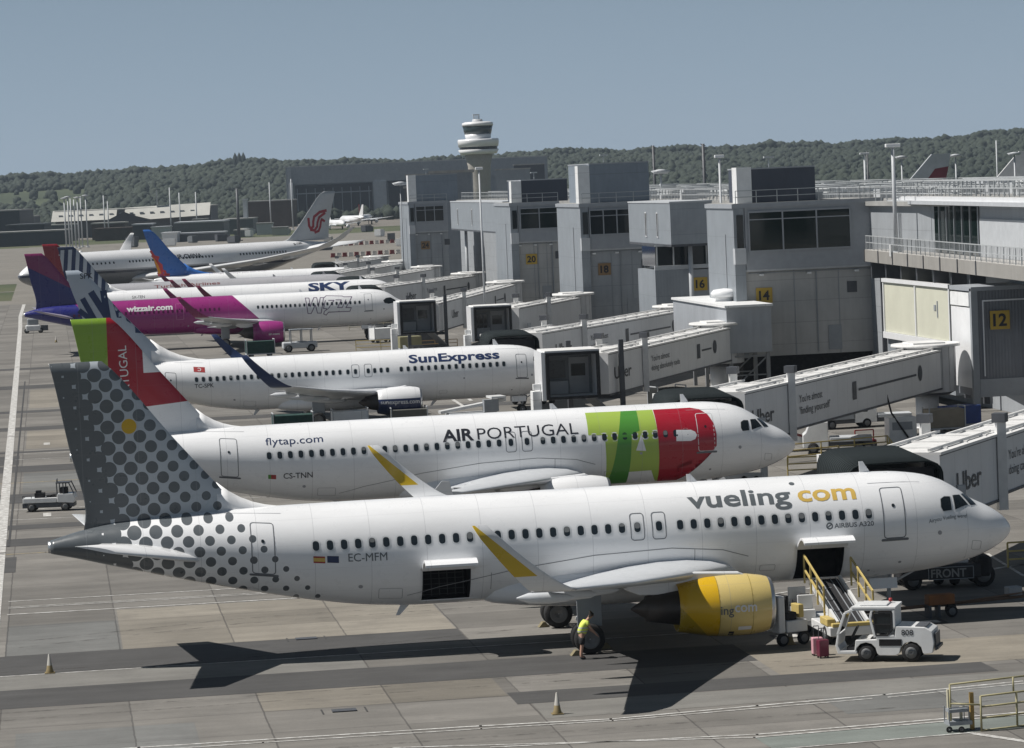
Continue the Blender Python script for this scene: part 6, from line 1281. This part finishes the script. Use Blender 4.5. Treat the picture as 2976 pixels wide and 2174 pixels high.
for i in range(26):
    D=900+520*rr.random(); px=(660+520*rr.random()) if i%2 else (350+400*rr.random()); x,y=xd(px,D+150*(i%2==0)); o=MB().box(-2.6,1.2,-1.1,1.1,.5,2.6).box(1.25,2.4,-1.05,1.05,.5,2.2).box(-2.4,2.2,-.9,.9,.15,.5).build('service_vehicle',[VW,LGREY,MIDB,PALE,DGREY][i%5],loc=(x,y,0),rz=rr.random()*3); tag(o,['white','light grey','mid grey','cream','dark grey'][i%5]+' service vehicle parked far off on the apron by the hangars','vehicle','far off '+['white','light grey','mid grey','cream','dark grey'][i%5]+' service vehicles by the hangars')
# parked jets in front of the hangar
def farjet(label,px,py,D,rz,s,finc,body=None):
    a=gd(px,py,D); r=empty('distant_airliner',(a[0],a[1],0),rz,label,'aircraft','airliners parked far away'); r.scale=(s,s,s); n=20; rings=[]
    for d,rad,z in((0,.05,3.2),(.6,.9,3.3),(2,1.5,3.5),(5,1.97,3.8),(25,1.97,3.8),(32,1.2,4.5),(37.5,.3,4.9)): rings.append([(-d,rad*math.cos(2*math.pi*i/n),z+rad*math.sin(2*math.pi*i/n)) for i in range(n)])
    MB().loft(rings).build('fuselage',body or PW,r); m=MB(); m.prism([(-29.5,5.6),(-36,5.6),(-37.4,11.7),(-35.3,11.7)],-.15,.15); m.build('fin',finc,r)
    for sg in(-1,1):
        m=MB(); m.loft([airfoil(d,c,sg*y,z,t) for y,d,c,z,t in A320['wing']]); m.build('wing',WINGM,r); m=MB(); m.loft([airfoil(d,c,sg*y,z,t) for y,d,c,z,t in A320['stab']]); m.build('tailplane',PW,r); MB().lathe((-11,sg*5.75,1.7),(-1,0,0),[(0,.9),(1.7,1.08),(4,.6)],16,caps=True).build('nacelle',PW,r)
    m=MB(); m.tube((-5,0,2),(-5,0,0),.2); m.tube((-17.7,-3.8,2.5),(-17.7,-3.8,0),.4); m.tube((-17.7,3.8,2.5),(-17.7,3.8,0),.4); m.build('gear',DGREY,r); return r
farjet('tiny white jet parked left before the hangar doors',990,640,1450,R_(105),.8,mat('white fin',(.6,.6,.6),.5)); farjet('tiny white jet with red tail near the hangar pillar',1075,630,1480,R_(75),.8,REDP); farjet('tiny white jet nearest the red and white barriers',1000,655,1330,R_(-80),.7,PW)
farjet('white finned jet seen between the rooftop boxes',1720,560,1250,R_(100),1.4,mat('white fin',(.6,.6,.6),.5)); farjet('white finned jet above the roof near the lamp post',2095,560,1150,R_(90),1.2,PW)
# wide bodies behind the pier roof
def tailjet(label,px,ptop,D,finc):
    p=gd(px,ptop,D); k=float(p[2])/11.75; r=farjet(label,1000,600,D,R_(180),k,finc,PW); r.location=(float(p[0])-37.4*k,float(p[1]),0); return r
r=tailjet('grey airliner with maroon fin showing above the pier roof',2762,446,560,mat('maroon fin',(.17,.02,.035),.4)); m=MB(); m.prism([(-29.5,5.6),(-32.2,5.6),(-34.0,8.2),(-35.6,10.2),(-37.1,10.4),(-37.4,11.75),(-35.3,11.75)],-.19,.19); m.build('pale_fin_edge',mat('pale grey fin edge',(.42,.44,.46),.4),r)
tailjet('white airliner tail cut by the right edge above the roof',3010,436,640,mat('white fin',(.6,.6,.6),.5))
# lamp masts
def mast(label,px,pt,D,r=.14,head='T',col=None,zb=0.,cat='mast',group='lamp and antenna masts'):
    p=gd(px,pt,D); x,y=p[0],p[1]; h=p[2]-zb; o=empty('lamp_mast',(x,y,zb),0,label,cat,group); m=MB(); m.tube((0,0,0),(0,0,h),r*1.35,r,10); m.tube((0,0,0),(0,0,.3),r*3,r*3,10); m.build('pole',col or LGREY,o)
    if head=='T': MB().box(-.62*r/.14,.62*r/.14,-.2,.2,h-.05,h+.22).build('lamp_head',WHITE,o,bevel=.04)
    elif head=='ring': MB().lathe((0,0,h),(0,0,1),[(-.1,.9),(.3,1.3),(.5,.2)],12).build('lamp_head',LGREY,o)
    elif head=='antenna':
        m=MB()
        for k in range(int(h/3)): m.beam((-.5,0,h-1.5*k),(.5,.2,h-1.5*k-.4),.15)
        m.build('antenna_array',DGREY,o)
    return o
for i,(px,pt,D,hd) in enumerate(((186,578,1150,'ring'),(196,574,1160,'ring'),(204,577,1140,''),(214,580,1150,''),(224,576,1130,'ring'),(233,571,1160,''),(248,570,1150,'ring'),(300,568,1300,''),(312,585,1320,''),(492,545,1300,''),(520,560,1300,''),(568,558,1300,''),(782,530,1400,''),(845,520,1400,''))):
    mast(['leftmost slim lamp mast of the cluster at left','second slim mast in the left cluster','third slim mast in the left cluster','fourth slim mast in the left cluster','fifth mast in the left cluster with round head','sixth slim mast in the left cluster','rightmost mast of the left cluster with round head','thin mast above the red brown store yard','shorter thin mast above the store yard','tall thin mast above the dark cube building','thin mast above the pale office','thin mast left of the depot','thin mast left of the hangar','thin mast at the hangar corner'][i],px,pt,D,.22,hd)
mast('dark lattice antenna mast above the long fuselage',688,548,1150,.45,'antenna',DGREY); mast('grey lamp mast left of the building signed 24',1163,537,505,.09,'ring',GREYM); mast('lamp mast standing between the buildings signed 24 and 20',1392,492,330,.085,'T'); mast('white headed lamp mast left of the building signed 14',2090,457,300,.1,'T',zb=0); mast('small lamp mast beyond the link corridor',1920,503,420,.12,'ring',zb=14.8); mast('dark antenna mast right of the tall plant room',1898,423,700,.28,'antenna',DGREY); mast('dark ribbed mast behind the link corridor',2043,418,600,.28,'antenna',DGREY); mast('small mast with a pair of lamps above the roof clutter',2512,448,480,.16,'T'); mast('second dark mast beside the paired lamps',2520,440,600,.16,'',DGREY); mast('thin mast above the pier roof at right',2895,408,700,.14,''); mast('short lamp left of the maroon fin',2620,460,600,.14,'ring'); mast('short lamp right of the maroon fin',2777,455,600,.14,'ring'); mast('low lamp at the far right above the roof',2948,450,560,.14,'ring')
p=gy(2597,742,float(La[1]-12)); o=mast('tall floodlight mast standing on the right walkway',2594,426,float((p-CAM)@_F),.13,'T',zb=10.8)
m=MB(); m.box(.28,.48,-.1,.1,0,3.2); m.build('white_tube',WHITE,o); m=MB(); m.box(-.5,-.1,-.2,.2,-.1,.8); m.build('control_box',VW,o)
# hills with woodland
rr=random.Random(5); HX=[]; 
prof=[(-300,508),(0,503),(60,500),(160,492),(300,486),(400,482),(500,474),(620,462),(700,455),(830,452),(960,455),(1100,453),(1250,450),(1400,440),(1560,428),(1700,424),(1850,422),(2000,416),(2150,411),(2300,405),(2450,402),(2600,396),(2700,390),(2800,382),(2900,372),(3000,366),(3300,350)]
hor=lambda px:582.5-.04305*px
def ridge(px): return float(np.interp(px,[q[0] for q in prof],[q[1] for q in prof]))
hm,nt,b=newmat('wooded hillside ground',.95); x,y,z,vec=coords(nt); nt.links.new(mixc(nt,remap(noise(nt,vec,.004,5),.4,.6),(.03,.042,.02),(.06,.075,.035)),b.inputs['Base Color'])
Dn=[1900,2100,2300,2550,2800,3050,3300]; cols=list(range(-400,3401,100)); vs=[];fs=[]
def hill_h(px,D):   # terrain height without trees
    top=(hor(px)-ridge(px))*3200/FPX+CAM[2]-14; t=(D-1900)/1150.; t=min(1,max(0,t)); return top*(t*t*(3-2*t))*(1 if D<=3050 else .9)
for D in Dn:
    for px in cols: x,y=xd(px,D); vs.append((x,y,hill_h(px,D)-.1))
n=len(cols)
for i in range(len(Dn)-1):
    for j in range(n-1): fs.append((i*n+j,i*n+j+1,(i+1)*n+j+1,(i+1)*n+j))
m=MB(); m.add(vs,fs,0,True); o=m.build('hills',hm,fix=False); o['kind']='structure'
# tree crowns: many small leaf clumps per crown, merged in one woodland sheet
fol,nt,b=newmat('woodland foliage',.85); x,y,z,vec=coords(nt); at_=nt.nodes.new('ShaderNodeAttribute'); at_.attribute_name='tone'; tn=E(nt,at_.outputs['Fac']); nn=noise(nt,vec,.35,4)
c_=mixc(nt,tn,(.014,.023,.019),(.033,.045,.029)); nt.links.new(mixc(nt,remap(nn,.35,.65,0,.75),c_,(.022,.032,.018)),b.inputs['Base Color']); bp=nt.nodes.new('ShaderNodeBump'); bp.inputs['Distance'].default_value=.5; bp.inputs['Strength'].default_value=1.; nt.links.new(noise(nt,vec,.55,6,.7).k,bp.inputs['Height']); nt.links.new(bp.outputs[0],b.inputs['Normal'])
rng=np.random.default_rng(4)
def ico():
    bm=bmesh.new(); bmesh.ops.create_icosphere(bm,subdivisions=1,radius=1); v=np.array([q.co[:] for q in bm.verts]); f=np.array([[q.index for q in g.verts] for g in bm.faces]); bm.free(); return v,f
iv,jf=ico()
def forest(name,label,pts,mt=fol):
    V=[];F=[];T=[]; nb=0
    for x,y,z,R,H,t in pts:
        d=1+.13*rng.standard_normal(len(iv)); q=iv*d[:,None]; q=q*np.array([R,R,H])+np.array([x,y,z+H*.75]); V.append(q); F.append(jf+nb); T.append(np.clip(t+.12*rng.standard_normal(len(jf)),0,1)); nb+=len(iv)
    V=np.concatenate(V);F=np.concatenate(F);T=np.concatenate(T); me=bpy.data.meshes.new(name); me.vertices.add(len(V)); me.vertices.foreach_set('co',V.ravel()); me.loops.add(len(F)*3); me.loops.foreach_set('vertex_index',F.ravel()); me.polygons.add(len(F)); me.polygons.foreach_set('loop_start',np.arange(len(F))*3); me.polygons.foreach_set('loop_total',np.full(len(F),3)); me.update(calc_edges=True)
    me.polygons.foreach_set('use_smooth',np.ones(len(F),bool)); a=me.attributes.new('tone','FLOAT','FACE'); a.data.foreach_set('value',T); me.materials.append(mt); o=bpy.data.objects.new(name,me); COL.objects.link(o); tag(o,label,'woodland',kind='stuff'); return o
P=[]
for i in range(19000):
    D=1850+1230*rr.random()**.9; px=-380+3760*rr.random()
    if px<260 and 2350<D<2700 and rr.random()<.92: continue
    x,y=xd(px,D); R=1.9+2.3*rr.random(); t=.5+.5*math.sin(px*.011+D*.004)*math.sin(D*.01+px*.003); P.append((x,y,hill_h(px,D)-1,R,R*(.8+.5*rr.random()),t*.7+.3*rr.random()))
for i in range(2400):
    px=-380+3760*i/2400; D=3020+40*rr.random(); x,y=xd(px,D); R=3.+2.2*rr.random(); P.append((x,y,hill_h(px,3050)+3.5+1.2*math.sin(px*.02)+.8*math.sin(px*.051),R,R*(.65+.25*rr.random()),.4*rr.random()+.2))
forest('woodland','dense dark green woodland covering the hills on the horizon',P)
P=[]
for i in range(1100):
    px=-300+3500*rr.random(); D=1600+250*rr.random(); x,y=xd(px,D); R=2.+2.2*rr.random(); P.append((x,y,-.5,R,R*1.1,rr.random()*.7))
forest('tree_belt','belt of trees at the foot of the hills',P)
# pylon-like conifers on the ridge
for i,px in enumerate((690,702,714)):
    x,y=xd(px,3000); o=MB().lathe((0,0,0),(0,0,1),[(0,1.),(3,2.2),(6,2.8),(10,2.),(14,.2)],9).build('conifer',fol,loc=(x,y,hill_h(px,3000)+2)); tag(o,'tall dark conifer on the left ridge in a row of three','tree','three conifers on the ridge')
# ------------------------------------------------------------------ air
o=MB().box(-1500,1600,-260,3450,-1.,75).build('haze',None and 0 or mat('haze tmp',(1,1,1),1)); o['kind']='stuff'
hz=bpy.data.materials.new('haze'); hz.use_nodes=True; nt=hz.node_tree; nt.nodes.clear(); out=nt.nodes.new('ShaderNodeOutputMaterial'); v=nt.nodes.new('ShaderNodeVolumePrincipled'); v.inputs['Color'].default_value=(.72,.86,1.,1); v.inputs['Density'].default_value=(.00006); v.inputs['Anisotropy'].default_value=.2
nt.links.new(v.outputs[0],out.inputs['Volume']); o.data.materials.clear(); o.data.materials.append(hz)
